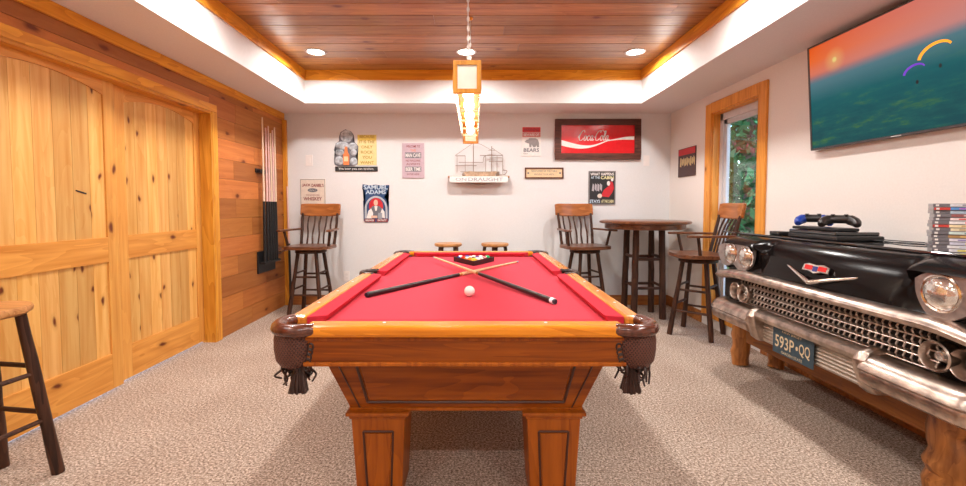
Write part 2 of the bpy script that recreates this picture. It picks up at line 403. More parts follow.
# window with pine casing, vinyl frame and glass, on the right wall
FR = Fr((XR, 0, 0), (0, -1, 0), (0, 0, 1))              # a = -y, n = -x
bm = BM()
for y0, y1, z0, z1 in ((WY0-.105, WY0, .10, WZ1+.1), (WY1, WY1+.105, .10, WZ1+.1), (WY0, WY1, WZ1, WZ1+.1), (WY0, WY1, .10, WZ0)):
    box(bm, XR-.02, XR, y0, y1, z0, z1)
win = struct('window_1', bm, M_wincas, bevel=.003)
bm = BM()
box(bm, XR, XR+.135, WY0, WY0+.012, WZ0, WZ1); box(bm, XR, XR+.135, WY1-.012, WY1, WZ0, WZ1)
box(bm, XR, XR+.135, WY0, WY1, WZ1-.012, WZ1); box(bm, XR, XR+.135, WY0, WY1, WZ0, WZ0+.012)
obj('jamb', bm, M_wincas, win)
bm = BM()
for (g, x0, x1) in ((.05, XR+.07, XR+.13), (.095, XR+.085, XR+.12)):
    a, b, c, d = WY0+.012, WY1-.012, WZ0+.012, WZ1-.012
    box(bm, x0, x1, a, a+g, c, d); box(bm, x0, x1, b-g, b, c, d)
    box(bm, x0, x1, a, b, d-g-.02, d); box(bm, x0, x1, a, b, c, c+g)
obj('window_frame', bm, M_vinyl, win, bevel=.003)
obj('pane', box(BM(), XR+.10, XR+.105, WY0+.08, WY1-.08, WZ0+.08, WZ1-.08), M_glass, win)

# outside: ground and trees seen through the window
struct('ground', box(BM(), XR+.2, 16, -2, 20, -.5, -.35), plain('grass_ground', (.10, .17, .05), .95, var=.3, scale=6))
def leafmat(n, c):
    m, nt, b = newmat(n)
    g = N(nt, 'ShaderNodeNewGeometry')
    r = ramp(nt, g.outputs['Random Per Island'], [(0, [x*.45 for x in c]), (.6, c), (1, [min(1, x*1.9) for x in c])])
    nt.links.new(r.outputs[0], b.inputs['Base Color']); b.inputs['Roughness'].default_value = .6; return m
def tree(x, y, h, cr, ng, col, label, seed):
    rr = random.Random(seed); t = thing('leafy_tree', label, 'tree', (x, y, -.35), 0, 'trees outside the window')
    bm = BM(); logtube(bm, (x, y, -.35), (x+.1, y, h*.8), .11, .05, 8, 6)
    for k in range(6):
        q = rr.uniform(.25, .75)*h; an = rr.uniform(0, 6.28); logtube(bm, (x, y, q), (x+math.cos(an)*cr*.7, y+math.sin(an)*cr*.7, q+.7), .035, .012, 6, 3)
    obj('trunk', bm, plain('tree_bark', (.16, .11, .08), .9, var=.4, scale=14), t)
    bm = BM()
    for k in range(ng):
        a = rr.uniform(0, 6.28); q = rr.random()**.5*cr; zz = rr.uniform(.1, h); q *= (1-.45*abs(zz/h-.4))
        p = Vector((x+q*math.cos(a), y+q*math.sin(a), zz)); s = rr.uniform(.06, .13)
        d1 = Vector((rr.uniform(-1, 1), rr.uniform(-1, 1), rr.uniform(-1, 1))).normalized(); d2 = d1.cross(Vector((rr.random(), rr.random(), 1))).normalized()
        bm.faces.new([bm.verts.new(v) for v in (p-d1*s, p+d2*s*.5, p+d1*s, p-d2*s*.5)])
    obj('foliage', bm, leafmat('leaves_%d' % seed, col), t)
tree(4.6, 7.3, 4.2, 1.0, 2600, (.06, .20, .08), 'dark green leafy tree nearest to the window outside', 1)
tree(6.9, 10.2, 6.2, 1.5, 4200, (.10, .26, .07), 'taller bright green tree behind, outside the window', 2)
tree(4.5, 9.9, 4.6, .95, 2800, (.05, .16, .11), 'bluish green tree farthest off outside the window', 3)
tree(4.3, 5.3, 1.6, .75, 1600, (.16, .24, .06), 'low yellow green shrub outside the window', 4)
tree(7.4, 14.2, 7.5, 2.2, 5200, (.05, .17, .07), 'broad dark tree at the back, filling the left of the window view', 5)
tree(11.6, 14.6, 7.5, 2.2, 5000, (.07, .22, .08), 'broad green tree at the back, filling the right of the window view', 6)

# ------------------------------------------------------------------ pool table
tc = -.038
def tx(v): return tc+v
YN, YE = 1.55, 4.20; YM = (YN+YE)/2
pt = thing('pool_table', 'oak pool table with red felt and brown leather pockets', 'pool table', (tc, YM, 0))
bm = BM(); box(bm, tx(-.62), tx(.62), YN+.13, YE-.13, .70, .757); obj('bed', bm, M_feltb, pt)
rails = []
W0, W1 = .71, .635                                         # outer edge, inner edge of the wood
bm = BM()
M_pearl = plain('pearl', (.9, .87, .8), .25)
def capx(y0, y1, x0, x1, nm='rail', m=M_cap):
    bm = BM(); box(bm, x0, x1, y0, y1, .755, .80); return obj(nm, bm, m, pt, bevel=.014)
r_near = capx(YN, YN+.088, tx(-.595), tx(.595)); capx(YE-.088, YE, tx(-.60), tx(.60))
for sx in (-1, 1):
    for y0, y1 in ((YN+.15, YM-.075), (YM+.075, YE-.13)):
        a, b = sorted((tx(sx*W0), tx(sx*W1))); capx(y0, y1, a, b, m=M_capy)
for xx in (-.305, .305): bm = BM(); lathe(bm, [(.0065, .0), (.0065, .0014)], (tx(xx), YN+.055, .7998), 12); obj('sight', bm, M_pearl, pt)
for sx in (-1, 1):
    for k in range(3):
        for y00 in (YN+.15, YM+.075):
            bm = BM(); lathe(bm, [(.006, 0), (.006, .0012)], (tx(sx*.675), y00+.27*(k+.9), .7998), 12); obj('sight', bm, M_pearl, pt)
def cushion(o0, o1, n0, n1):                               # outer top edge o0-o1, nose n0-n1, in plan
    (a, b), (c, d), (e, f), (g, h) = o0, o1, n1, n0
    hexa(BMc, [(a, b, .757), (c, d, .757), (e+(c-e)*.3, f+(d-f)*.3, .757), (g+(a-g)*.3, h+(b-h)*.3, .757), (a, b, .797), (c, d, .797), (e, f, .790), (g, h, .790)])
IN = .57
for sx in (-1, 1):
    for y0, y1, m0, m1 in ((YN+.15, YM-.06, .055, .02), (YM+.06, YE-.13, .02, .055)):
        BMc = BM(); cushion((tx(sx*W1), y0), (tx(sx*W1), y1), (tx(sx*IN), y0+m0), (tx(sx*IN), y1-m1))
        obj('cushion', BMc, M_felt, pt, bevel=.003)
for y0, y1 in ((YN+.088, YN+.143), (YE-.088, YE-.143)):
    BMc = BM(); cushion((tx(-.55), y0), (tx(.55), y0), (tx(-.50), y1), (tx(.50), y1)); obj('cushion', BMc, M_felt, pt, bevel=.003)
# apron and body
bm = BM()
for y0, y1 in ((YN+.03, YN+.055), (YE-.055, YE-.03)):
    box(bm, tx(-.60), tx(.60), y0, y1, .642, .752)
for sx in (-1, 1):
    a, b = sorted((tx(sx*.68), tx(sx*.655))); box(bm, a, b, YN+.12, YE-.12, .642, .752)
obj('apron', bm, M_apr, pt, bevel=.003)
bm = BM()
box(bm, tx(-.603), tx(.603), YN+.022, YN+.06, .642, .658); box(bm, tx(-.603), tx(.603), YN+.024, YN+.06, .738, .751)
obj('apron_moulding', bm, M_legw, pt, bevel=.004)
tb, bb = .59, .478; yt, yb = YN+.16, YN+.215
def frx(z, s=1): return (tb+(bb-tb)*(.66-z)/(.66-.385))
def fry(z): return yt+(yb-yt)*(.66-z)/(.66-.385)
bm = BM(); L2 = YM*2
hexa(bm, [(tx(-bb), yb, .385), (tx(bb), yb, .385), (tx(bb), L2-yb, .385), (tx(-bb), L2-yb, .385),
          (tx(-tb), yt, .66), (tx(tb), yt, .66), (tx(tb), L2-yt, .66), (tx(-tb), L2-yt, .66)])
obj('body', bm, M_apr, pt)
FB = Fr((tc, yb, .385), (1, 0, 0), (0, yt-yb, .275))
bm = BM()
tl = math.hypot(yt-yb, .275)
def trap(b0, b1, off0, off1):
    def hw(b): return bb+(tb-bb)*b/tl
    return [(-hw(b0)+off0, b0), (hw(b0)-off0, b0), (hw(b1)-off1, b1), (-hw(b1)+off1, b1)]
T = trap(.04, tl-.03, .085, .125)
for i in range(4):
    a, b = T[i], T[(i+1) % 4]; tube(bm, [FB.p(*a, .002), FB.p(*b, .002)], .006, 6)
for s in (-1, 1): tube(bm, [FB.p(s*(bb-.04), 0, .001), FB.p(s*(tb-.045), tl, .001)], .0035, 6)
obj('panel_groove', bm, M_groove, pt)
bm = BM(); poly(bm, FB, trap(.052, tl-.042, .10, .14), 0, .006); obj('front_panel', bm, M_apr, pt, bevel=.003)
bm = BM(); poly(bm, FB, trap(0, .014, -.004, -.004), -.01, .006); obj('base_moulding', bm, M_legw, pt, bevel=.002)
for sx in (-1, 1):
    for sy in (-1, 1):
        cx = tx(sx*.366); cy = YM+sy*(YM-1.862)
        bm = BM(); w, v = .1115, .094
        hexa(bm, [(cx+a*v, cy+b*v, 0) for a, b in ((-1, -1), (1, -1), (1, 1), (-1, 1))]+[(cx+a*w, cy+b*w, .356) for a, b in ((-1, -1), (1, -1), (1, 1), (-1, 1))])
        lg = obj('leg', bm, M_legw, pt, bevel=.003)
        bm = BM(); box(bm, cx-w-.02, cx+w+.02, cy-w-.02, cy+w+.02, .372, .388); box(bm, cx-w-.008, cx+w+.008, cy-w-.008, cy+w+.008, .356, .372)
        obj('leg_cap', bm, M_legw, lg, bevel=.005)
        FG = Fr((cx, cy-v, 0), (1, 0, 0), (0, -(w-v), .356))
        bm = BM(); P = [(-.05, .04), (.05, .04), (.062, .30), (-.062, .30)]
        for i in range(4): tube(bm, [FG.p(*P[i], 0), FG.p(*P[(i+1) % 4], 0)], .005, 6)
        obj('panel_groove', bm, M_groove, lg)
        bm = BM(); poly(bm, FG, [(-.042, .048), (.042, .048), (.054, .292), (-.054, .292)], 0, .005); obj('panel', bm, M_legw, lg, bevel=.002)
# pockets
def corner(sx, sy):
    cx = tx(sx*.637); cy = YM+sy*(YM-YN-.088)
    def q(dx, dy, z): return (cx+sx*dx, cy+sy*dy, z)
    bm = BM()
    ring = catmull([q(-.075, .062, .78), q(-.01, .082, .782), (q(.045, .066, .782)), q(.072, .02, .782), q(.074, -.03, .782), q(.058, -.078, .78)], 5)
    tube(bm, ring, .029, 12, flat=.85)
    pk = obj('corner_pocket', bm, M_leather if sy < 0 else M_dleather, pt, smooth=True)
    bm = BM(); lathe(bm, [(.066, .0), (.062, .012)], (cx-sx*.012, cy-sy*.012, .752), 20); obj('pocket_hole', bm, M_blackw, pk)
    bm = BM(); prof = [(.072, .77), (.078, .74), (.078, .70), (.072, .66), (.056, .635), (.03, .622)]
    lathe(bm, [(r, z) for r, z in prof], (cx+sx*.012, cy+sy*.012, 0), 28)
    obj('net_bag', bm, M_net, pk, smooth=True)
    bm = BM()
    for k in range(26):
        an = random.uniform(0, 6.28); r = random.uniform(.01, .07)
        p0 = Vector((cx+sx*.005+r*math.cos(an), cy+sy*.012+r*math.sin(an), .645)); e = Vector((random.uniform(-.02, .02), random.uniform(-.02, .02), 0))
        tube(bm, catmull([p0, p0+e+Vector((0, 0, -.025)), p0-e+Vector((0, 0, -.05)), p0+e*.5+Vector((0, 0, -random.uniform(.055, .09)))], 3), [.006, .0035], 6)
    p0 = Vector((cx-sx*.012, cy+sy*.045, .66))
    for k in range(60):
        e = Vector((random.uniform(-.03, .03), random.uniform(-.022, .022), 0))
        tube(bm, [p0, p0+e*.6+Vector((0, 0, -.06)), p0+e+Vector((0, 0, -.115+random.uniform(-.01, .01)))], [.006, .0065], 5)
    obj('leather_fringe', bm, M_dleather, pk, smooth=True)
    bm = BM()
    cords = [(-.062, .07), (.03, .085)] if sy < 0 else [(-.06, .08)]
    for a, b in cords[:1]:
        for k in range(5):
            c = Vector(q(a+k*.004, b-.012, .715-k*.019))
            tube(bm, [c+Vector((math.cos(t*math.pi/5)*.010, 0, math.sin(t*math.pi/5)*.013)) for t in range(10)], .004, 6, closed=True)
    obj('braid', bm, M_dleather, pk, smooth=True)
    return pk
def netmat():
    m, nt, b = newmat('woven_leather_net')
    v = coords(nt, (1, 1, 1))
    ws = []
    for rot in ((0, R(35), 0), (0, R(-35), 0)):
        w = N(nt, 'ShaderNodeTexWave'); w.inputs['Scale'].default_value = 34
        nt.links.new(coords(nt, rot=rot), w.inputs['Vector']); ws.append(w.outputs['Fac'])
    k = math_(nt, 'MAXIMUM', ws[0], ws[1])
    r = ramp(nt, k, [(.35, (.035, .012, .009)), (.9, (.15, .05, .032))])
    nt.links.new(r.outputs[0], b.inputs['Base Color']); b.inputs['Roughness'].default_value = .45
    bp = N(nt, 'ShaderNodeBump'); bp.inputs['Strength'].default_value = .7; bp.inputs['Distance'].default_value = .005
    nt.links.new(k, bp.inputs['Height']); nt.links.new(bp.outputs[0], b.inputs['Normal']); return m
M_net = netmat()
for sx in (-1, 1):
    for sy in (-1, 1): corner(sx, sy)
for sx in (-1, 1):
    cx = tx(sx*.672); bm = BM()
    tube(bm, catmull([(cx-sx*.045, YM-.078, .79), (cx+sx*.02, YM-.07, .79), (cx+sx*.05, YM, .79), (cx+sx*.02, YM+.07, .79), (cx-sx*.045, YM+.078, .79)], 5), .017, 10)
    pk = obj('side_pocket', bm, M_dleather, pt, smooth=True)
    bm = BM(); lathe(bm, [(.056, .0), (.052, .02)], (cx-sx*.02, YM, .757), 20); obj('pocket_hole', bm, M_blackw, pk)
    bm = BM(); lathe(bm, [(.05, .775), (.062, .74), (.06, .67), (.03, .635)], (cx+sx*.01, YM, 0), 20); obj('net_bag', bm, M_net, pk, smooth=True)

# cues, balls, rack on the table
def cue(name, label, butt, tip, grp):
    b = Vector(butt); t = Vector(tip); d = t-b; r = thing(name, label, 'pool cue', butt, 0, grp)
    def at(f): return b+d*f
    bm = BM(); tube(bm, [at(.02), at(.27), at(.49)], [.0150, .0140, .0118], 14); obj('butt', bm, plain('cue_butt_wrap', (.014, .007, .007), .3, var=.9, scale=120), r, smooth=True)
    bm = BM(); tube(bm, [at(0), at(.006)], .0125, 14); obj('bumper', bm, plain('cue_rubber', (.02, .02, .035), .5), r)
    bm = BM(); tube(bm, [at(.006), at(.02)], .0152, 14); obj('butt_cap', bm, plain('cue_white_ring', (.85, .85, .88), .3) if tip[0] < 0 else M_black, r)
    bm = BM(); tube(bm, [at(.49), at(.51)], .0116, 14); obj('joint_collar', bm, plain('brass_collar', (.75, .45, .16), .25, .8), r)
    bm = BM(); tube(bm, [at(.51), at(.985)], [.0112, .0068], 14); obj('shaft', bm, wood('maple_shaft', (.86, .62, .36), (.74, .48, .24), 'y', rough=.3), r, smooth=True)
    bm = BM(); tube(bm, [at(.985), at(1)], .0066, 10); obj('cue_tip', bm, plain('cue_tip_leather', (.25, .4, .55), .8), r)
cue('pool_cue', 'dark-handled pool cue lying on the felt, butt at left', (-.573, 2.239, .7725), (.367, 3.647, .7645), 'crossed cues on the table')
cue('pool_cue', 'pool cue with white ring at its butt, lying crossed over the other, butt at right', (.393, 2.078, .7725), (-.350, 3.640, .804), 'crossed cues on the table')
def ballmat(n, c, stripe=False):
    m, nt, b = newmat(n)
    if stripe:
        t = N(nt, 'ShaderNodeTexCoord'); s = N(nt, 'ShaderNodeSeparateXYZ'); nt.links.new(t.outputs['Object'], s.inputs[0])
        f = math_(nt, 'LESS_THAN', math_(nt, 'ABSOLUTE', math_(nt, 'ADD', s.outputs[2], math_(nt, 'MULTIPLY', s.outputs[0], .5))), .014)
        nt.links.new(mixc(nt, f, (.88, .85, .8), c), b.inputs['Base Color'])
    else:
        n_ = N(nt, 'ShaderNodeTexNoise'); r = ramp(nt, n_.outputs['Fac'], [(0, c), (1, c)]); nt.links.new(r.outputs[0], b.inputs['Base Color'])
    b.inputs['Roughness'].default_value = .08; return m
def ball(x, y, m, label, grp=None):
    bm = BM(); sphere(bm, (x, y, .757+.0286), .0286, 24, 16)
    o = obj('pool_ball', bm, m, smooth=True, loc=(x, y, .757+.0286)); o.location.z += .0008; tag(o, label, 'ball', grp)
ball(-.029, 2.27, ballmat('cue_ball_white', (.93, .90, .84)), 'white cue ball alone in the middle of the red felt')
Y_, B_, R_, P_, O_, G_, Mr, K_ = (.90, .58, .05), (.03, .06, .45), (.75, .03, .02), (.12, .03, .30), (.90, .28, .03), (.02, .35, .12), (.35, .02, .03), (.01, .01, .01)
rows = [[('yellow', Y_, 0)], [('orange', O_, 0), ('yellow striped', Y_, 1)], [('orange striped', O_, 1), ('black', K_, 0), ('red striped', R_, 1)],
        [('red', R_, 0), ('maroon striped', Mr, 1), ('purple', P_, 0), ('maroon', Mr, 0)],
        [('blue striped', B_, 1), ('blue', B_, 0), ('purple striped', P_, 1), ('green striped', G_, 1), ('green', G_, 0)]]
AX, AY = -.01, 3.435; rb = .0288
for i, row in enumerate(rows):
    for j, (nm, c, st) in enumerate(row):
        ball(AX+(j-i/2)*2*rb, AY+.062+i*rb*1.732, ballmat('ball_'+nm.replace(' ', '_'), c, st), nm+' ball in the black triangle rack', 'racked balls')
rk = BM(); s = .178; h0, h1 = .7575, .797
tri = lambda o: [(AX, AY-o*.9), (AX+s+o*.95, AY+.30+o*.55), (AX-s-o*.95, AY+.30+o*.55)]
A = tri(0); Bq = tri(-.014)
for i in range(3):
    j = (i+1) % 3
    hexa(rk, [(*A[i], h0), (*A[j], h0), (*Bq[j], h0), (*Bq[i], h0), (*A[i], h1), (*A[j], h1), (*Bq[j], h1), (*Bq[i], h1)])
tag(obj('ball_rack', rk, M_black, loc=(AX, AY, h0)), 'black plastic triangle rack around the balls on the felt', 'ball rack')

# ------------------------------------------------------------------ rustic swivel bar chair
def make_chair(label):
    t = thing('bar_chair', label, 'bar chair', (0, 0, 0), 0, 'rustic bar chairs with arms')
    feet = []
    for a, b in ((-1, -1), (1, -1), (1, 1), (-1, 1)):
        p0 = (a*.105, b*.105, .705); p1 = (a*.185, b*.185, 0)
        bm = BM(); logtube(bm, p0, p1, .020, .024, 10, 6, .1); obj('leg', bm, M_log, t, smooth=True)
    def lp(a, b, z): f = (.705-z)/.705; return (a*(.105+.08*f), b*(.105+.08*f), z)
    for z, prs in ((.24, (((-1, -1), (1, -1)), ((-1, 1), (1, 1)))), (.30, (((-1, -1), (-1, 1)), ((1, -1), (1, 1)))), (.44, (((-1, -1), (1, -1)), ((-1, 1), (1, 1)))), (.48, (((-1, -1), (-1, 1)), ((1, -1), (1, 1))))):
        for p, q in prs:
            bm = BM(); logtube(bm, lp(*p, z), lp(*q, z), .011, .012, 8, 4, .1); obj('rung', bm, M_logx, t, smooth=True)
    bm = BM(); lathe(bm, [(.15, .702), (.172, .708), (.172, .732), (.16, .738)], n=30); lathe(bm, [(.11, .738), (.11, .752)], n=24); obj('swivel_plate', bm, M_log, t, smooth=True)
    bm = BM(); pts = []
    for k in range(36):
        th = 2*math.pi*k/36; c, s_ = math.cos(th), math.sin(th)
        pts.append((.262*math.copysign(abs(c)**.55, c), .235*math.copysign(abs(s_)**.55, s_)))
    poly(bm, Fr((0, 0, .752), (1, 0, 0), (0, 1, 0)), pts, 0, .036); obj('seat', bm, M_seat, t, bevel=.011)
    for sx in (-1, 1):
        bm = BM(); logtube(bm, (sx*.20, .19, .785), (sx*.215, .275, 1.15), .018, .015, 9, 6, .12); obj('back_post', bm, M_log, t, smooth=True)
        bm = BM(); logtube(bm, (sx*.235, -.07, .785), (sx*.262, -.10, .955), .016, .014, 9, 4, .1); obj('arm_post', bm, M_log, t, smooth=True)
        bm = BM(); pts = [(sx*.205, .235), (sx*.245, .235), (sx*.292, .05), (sx*.315, -.12), (sx*.305, -.19), (sx*.26, -.20), (sx*.235, -.13), (sx*.235, .05)]
        poly(bm, Fr((0, 0, .953), (1, 0, 0), (0, 1, 0)), pts, 0, .022); obj('armrest', bm, M_seat, t, bevel=.006)
    for k in range(5):
        x = -.135+k*.0675
        bm = BM(); tube(bm, catmull([(x, .195, .785), (x*1.02+.006*(-1)**k, .222, .9), (x*1.04-.006*(-1)**k, .255, 1.02), (x*1.06, .286+.031*(1-(x/.24)**2), 1.145)], 4), .0105, 8); obj('spindle', bm, M_log, t, smooth=True)
    bm = BM(); F = Fr((0, .272, 1.12), (1, 0, 0), (0, .09, .5)); n = 12; A = []
    for k in range(n+1):
        a = -.245+.49*k/n; cur = .035*(1-(a/.245)**2)
        top = .155-.012*(abs(a)/.245)**6; bot = .0+.012*(abs(a)/.245)**4
        A.append([F.p(a, bot, .014-cur), F.p(a, top, .014-cur), F.p(a, top, -.016-cur), F.p(a, bot, -.016-cur)])
    V = [[bm.verts.new(p) for p in r] for r in A]
    for k in range(n):
        for i in range(4): bm.faces.new([V[k][i], V[k][(i+1) % 4], V[k+1][(i+1) % 4], V[k+1][i]])
    bm.faces.new(V[0]); bm.faces.new(list(reversed(V[-1]))); obj('crest_rail', bm, M_crest, t, bevel=.008, smooth=True)
    return t
ch = make_chair('rustic wooden bar chair in the left corner below the whiskey sign')
ch.location = (-1.89, 4.93, 0); ch.rotation_euler = (0, 0, R(-3))
dup(ch, (1.270, 4.95, 0), R(13), 'rustic wooden bar chair against the back wall, left of the round pub table')
rc = dup(ch, (2.145, 4.11, 0), R(-97), 'rustic wooden bar chair in front of the window, turned to the pub table')

for o in rc.children:
    if o.name.startswith(('leg', 'rung')): o.rotation_euler = (0, 0, R(52))          # swivelled seat
# pub table
pb = thing('pub_table', 'tall round rustic pub table on four log legs between two bar chairs', 'table', (1.9, 4.82, 0))
bm = BM(); lathe(bm, [(.465, 1.046), (.482, 1.052), (.482, 1.070), (.472, 1.078)], (1.9, 4.82, 0), 48); obj('tabletop', bm, M_seat, pb, smooth=True)
bm = BM(); lathe(bm, [(.405, .985), (.425, .99), (.425, 1.046)], (1.9, 4.82, 0), 40); obj('table_apron', bm, M_seat, pb, smooth=True)
for a in (-1, 1):
    for b in (-1, 1):
        bm = BM(); logtube(bm, (1.9+a*.14, 4.82+b*.14, .985), (1.9+a*.158, 4.82+b*.158, 0), .033, .035, 12, 8, .09); obj('leg', bm, M_log, pb, smooth=True)
for z, w in ((.66, .147), (.34, .152)):
    for (x0, y0, x1, y1) in ((-w, -w, w, -w), (-w, w, w, w), (-w, -w, -w, w), (w, -w, w, w)):
        dz = .02 if x0 == x1 else 0
        bm = BM(); logtube(bm, (1.9+x0, 4.82+y0, z+dz), (1.9+x1, 4.82+y1, z+dz), .017, .017, 8, 4, .1); obj('rung', bm, M_logx, pb, smooth=True)

# backless log stools
def make_stool(label):
    t = thing('bar_stool', label, 'stool', (0, 0, 0), 0, 'backless log bar stools')
    bm = BM(); lathe(bm, [(.0, .765), (.145, .765), (.160, .775), (.163, .790), (.157, .802), (.05, .804), (0, .804)], n=36, cap=False); obj('seat', bm, M_stoolseat, t, smooth=True)
    def lp(a, b, z): f = (.765-z)/.765; return (a*(.085+.07*f), b*(.085+.07*f), z)
    for a, b in ((-1, -1), (1, -1), (1, 1), (-1, 1)):
        bm = BM(); logtube(bm, lp(a, b, .77), lp(a, b, 0), .020, .025, 10, 7, .1); obj('leg', bm, M_log, t, smooth=True)
    for z in (.30, .52):
        for k, (p, q) in enumerate((((-1, -1), (1, -1)), ((1, -1), (1, 1)), ((1, 1), (-1, 1)), ((-1, 1), (-1, -1)))):
            zz = z-(.035 if k % 2 else 0)
            bm = BM(); logtube(bm, lp(*p, zz), lp(*q, zz), .011, .011, 8, 4, .1); obj('rung', bm, M_logx, t, smooth=True)
    return t
st = make_stool('log-legged bar stool with light round seat, at the left edge by the pine doors')
st.location = (-2.115, 1.815, 0); st.rotation_euler = (0, 0, R(-8))
dup(st, (-.315, 5.05, 0), R(10), 'backless bar stool behind the far end of the pool table, left of the pair')
dup(st, (.235, 5.05, 0), R(35), 'backless bar stool behind the far end of the pool table, right of the pair')

# ------------------------------------------------------------------ cue rack on the left wall
cr = thing('cue_rack', 'black wall-mounted cue rack on the pine plank wall', 'cue rack', (XL, 4.86, .5))
bm = BM(); box(bm, XL, XL+.018, 4.64, 5.04, .50, .74); obj('back_board', bm, M_black, cr, bevel=.004)
bm = BM(); box(bm, XL+.018, XL+.085, 4.66, 5.03, .60, .625); obj('shelf', bm, M_black, cr, bevel=.004)
bm = BM(); box(bm, XL, XL+.015, 4.64, 5.04, 1.60, 1.645); box(bm, XL+.015, XL+.05, 4.66, 5.02, 1.608, 1.632); obj('clip_bar', bm, M_black, cr, bevel=.003)
bm = BM(); box(bm, XL+.012, XL+.07, 5.08, 5.24, .69, .712); box(bm, XL, XL+.012, 5.10, 5.22, .66, .74); cb = obj('chalk_shelf', bm, M_seat, cr, bevel=.003)
M_cuew = wood('rack_cue_shaft', (.84, .66, .50), (.74, .54, .38), 'z', rough=.3)
M_cuer = plain('rack_cue_rose', (.78, .50, .46), .35)
cc = [(4.70, 2.20, M_cuew), (4.77, 2.10, M_cuer), (4.83, 2.13, M_cuer), (4.88, 2.06, M_cuew), (4.93, 2.10, M_cuer), (4.98, 2.14, M_cuew)]
nm = ['nearest the doors', 'second from the doors', 'third from the doors', 'fourth from the doors', 'fifth from the doors', 'nearest the corner']
for (y, zt, m), lab in zip(cc, nm):
    x = XL+.063; r = thing('pool_cue', 'pool cue standing in the wall rack, '+lab, 'pool cue', (x, y, .626), 0, 'cues in the wall rack')
    bm = BM(); tube(bm, [(x, y, .626), (x, y, 1.1), (x, y, 1.29)], [.0165, .0145, .0125], 12); obj('butt', bm, M_black, r, smooth=True)
    bm = BM(); tube(bm, [(x, y, 1.29), (x, y, zt)], [.0122, .007], 12); obj('shaft', bm, m, r, smooth=True)
r = thing('pool_cue', 'dark pool cue leaning in the corner beside the wall rack', 'pool cue', (-2.24, 5.19, 0))
bm = BM(); tube(bm, [(-2.235, 5.17, 0), (-2.275, 5.24, .78)], [.0165, .013], 12); obj('butt', bm, M_black, r, smooth=True)
bm = BM(); tube(bm, [(-2.275, 5.24, .78), (-2.312, 5.30, 1.48)], [.012, .007], 12); obj('shaft', bm, M_cuer, r, smooth=True)

# ------------------------------------------------------------------ signs on the back wall
FW = Fr((0, YB, 0), (1, 0, 0), (0, 0, 1))               # a = x, b = z, n towards the room
def cm(n, c, r=.5, **k): return plain('sign_'+n, c, r, **k)
S_white, S_red, S_black, S_cream = cm('white', (.84, .82, .80)), cm('red', (.60, .02, .03)), cm('black', (.02, .02, .022)), cm('cream', (.78, .68, .58))
S_blue, S_lblue, S_yel, S_grey, S_lav = cm('blue', (.02, .07, .20)), cm('pale_blue', (.55, .68, .80)), cm('yellow', (.80, .60, .10)), cm('grey', (.33, .36, .42)), cm('lavender', (.58, .45, .52))
S_maroon, S_skin, S_orange, S_dgrey = cm('maroon', (.25, .03, .035)), cm('skin', (.75, .50, .38)), cm('orange', (.80, .25, .08)), cm('dgrey', (.16, .17, .20))
def panel(name, label, cat, a0, a1, b0, b1, mat, d=.008, F=FW, bev=.002, grp=None):
    o = obj(name, boxF(BM(), F, a0, a1, b0, b1, 0, d), mat, bevel=bev, loc=F.p((a0+a1)/2, (b0+b1)/2, 0)); return tag(o, label, cat, grp)
def patch(p, F, pts, mat, name, d=.009, t=.0012): return obj(name, poly(BM(), F, pts, d, d+t), mat, p)
def rect(a0, a1, b0, b1): return [(a0, b0), (a1, b0), (a1, b1), (a0, b1)]
def smoothstep_(t): t = max(0, min(1, t)); return t*t*(3-2*t)
def ell(ca, cb, ra, rb, n=24, t0=0, t1=360):
    return [(ca+ra*math.cos(R(t0+(t1-t0)*i/(n if t1-t0 == 360 else n-1))), cb+rb*math.sin(R(t0+(t1-t0)*i/(n if t1-t0 == 360 else n-1)))) for i in range(n)]
def frame4(F, a0, a1, b0, b1, w, d0, d1):
    bm = BM()
    boxF(bm, F, a0, a1, b1-w, b1, d0, d1); boxF(bm, F, a0, a1, b0, b0+w, d0, d1)
    boxF(bm, F, a0, a0+w, b0+w, b1-w, d0, d1); boxF(bm, F, a1-w, a1, b0+w, b1-w, d0, d1); return bm
# red soda sign in a dark frame
a0, a1, b0, b1 = .985, 2.04, 1.813, 2.308
ck = panel('soda_sign', 'wide red soda sign with white script in a dark wood frame', 'sign', a0, a1, b0, b1, S_maroon, .02)
M_frame = wood('dark_sign_frame', (.14, .05, .035), (.05, .018, .013), 'x', rough=.5, fine=60)
obj('frame', frame4(FW, a0, a1, b0, b1, .075, .02, .04), M_frame, ck, bevel=.004)
S_coke = plain('gloss_soda_red', (.72, .012, .02), .2, coat=.5, var=.05)
patch(ck, FW, rect(a0+.075, a1-.075, b0+.075, b1-.075), S_coke, 'sign_face', .0201, .002)
up = []; lo = []; xa, xb = a0+.08, a1-.08
for i in range(41):
    t = i/40; x = xa+(xb-xa)*t
    zc = 2.015-.05*math.sin(math.pi*min(t/.62, 1))+.058*smoothstep_((t-.35)/.6)
    w = .030*(1-smoothstep_(t/.62))+.007+.016*smoothstep_((t-.68)/.3)
    up.append((x, zc+w)); lo.append((x, zc-w*.8))
patch(ck, FW, up+list(reversed(lo)), S_white, 'wave_band', .0222)
def script(parent, F, strokes, ca, cb, w, h, mat, d, r=.045):
    bm = BM()
    for s in strokes:
        pts = catmull([(x+.22*y, y, 0) for x, y in s], 6); up = []; dn = []
        for i, p in enumerate(pts):
            t = (pts[min(i+1, len(pts)-1)]-pts[max(i-1, 0)]).normalized(); nn = Vector((-t.y, t.x, 0)); ww = r*(.45+.9*abs(t.y))
            up.append(p+nn*ww); dn.append(p-nn*ww)
        for i in range(len(pts)-1):
            bm.faces.new([bm.verts.new(F.p(ca+(q.x/7.4-.5)*w, cb+(q.y/1.6-.3)*h, d)) for q in (dn[i], dn[i+1], up[i+1], up[i])])
    return obj('script_lettering', bm, mat, parent)
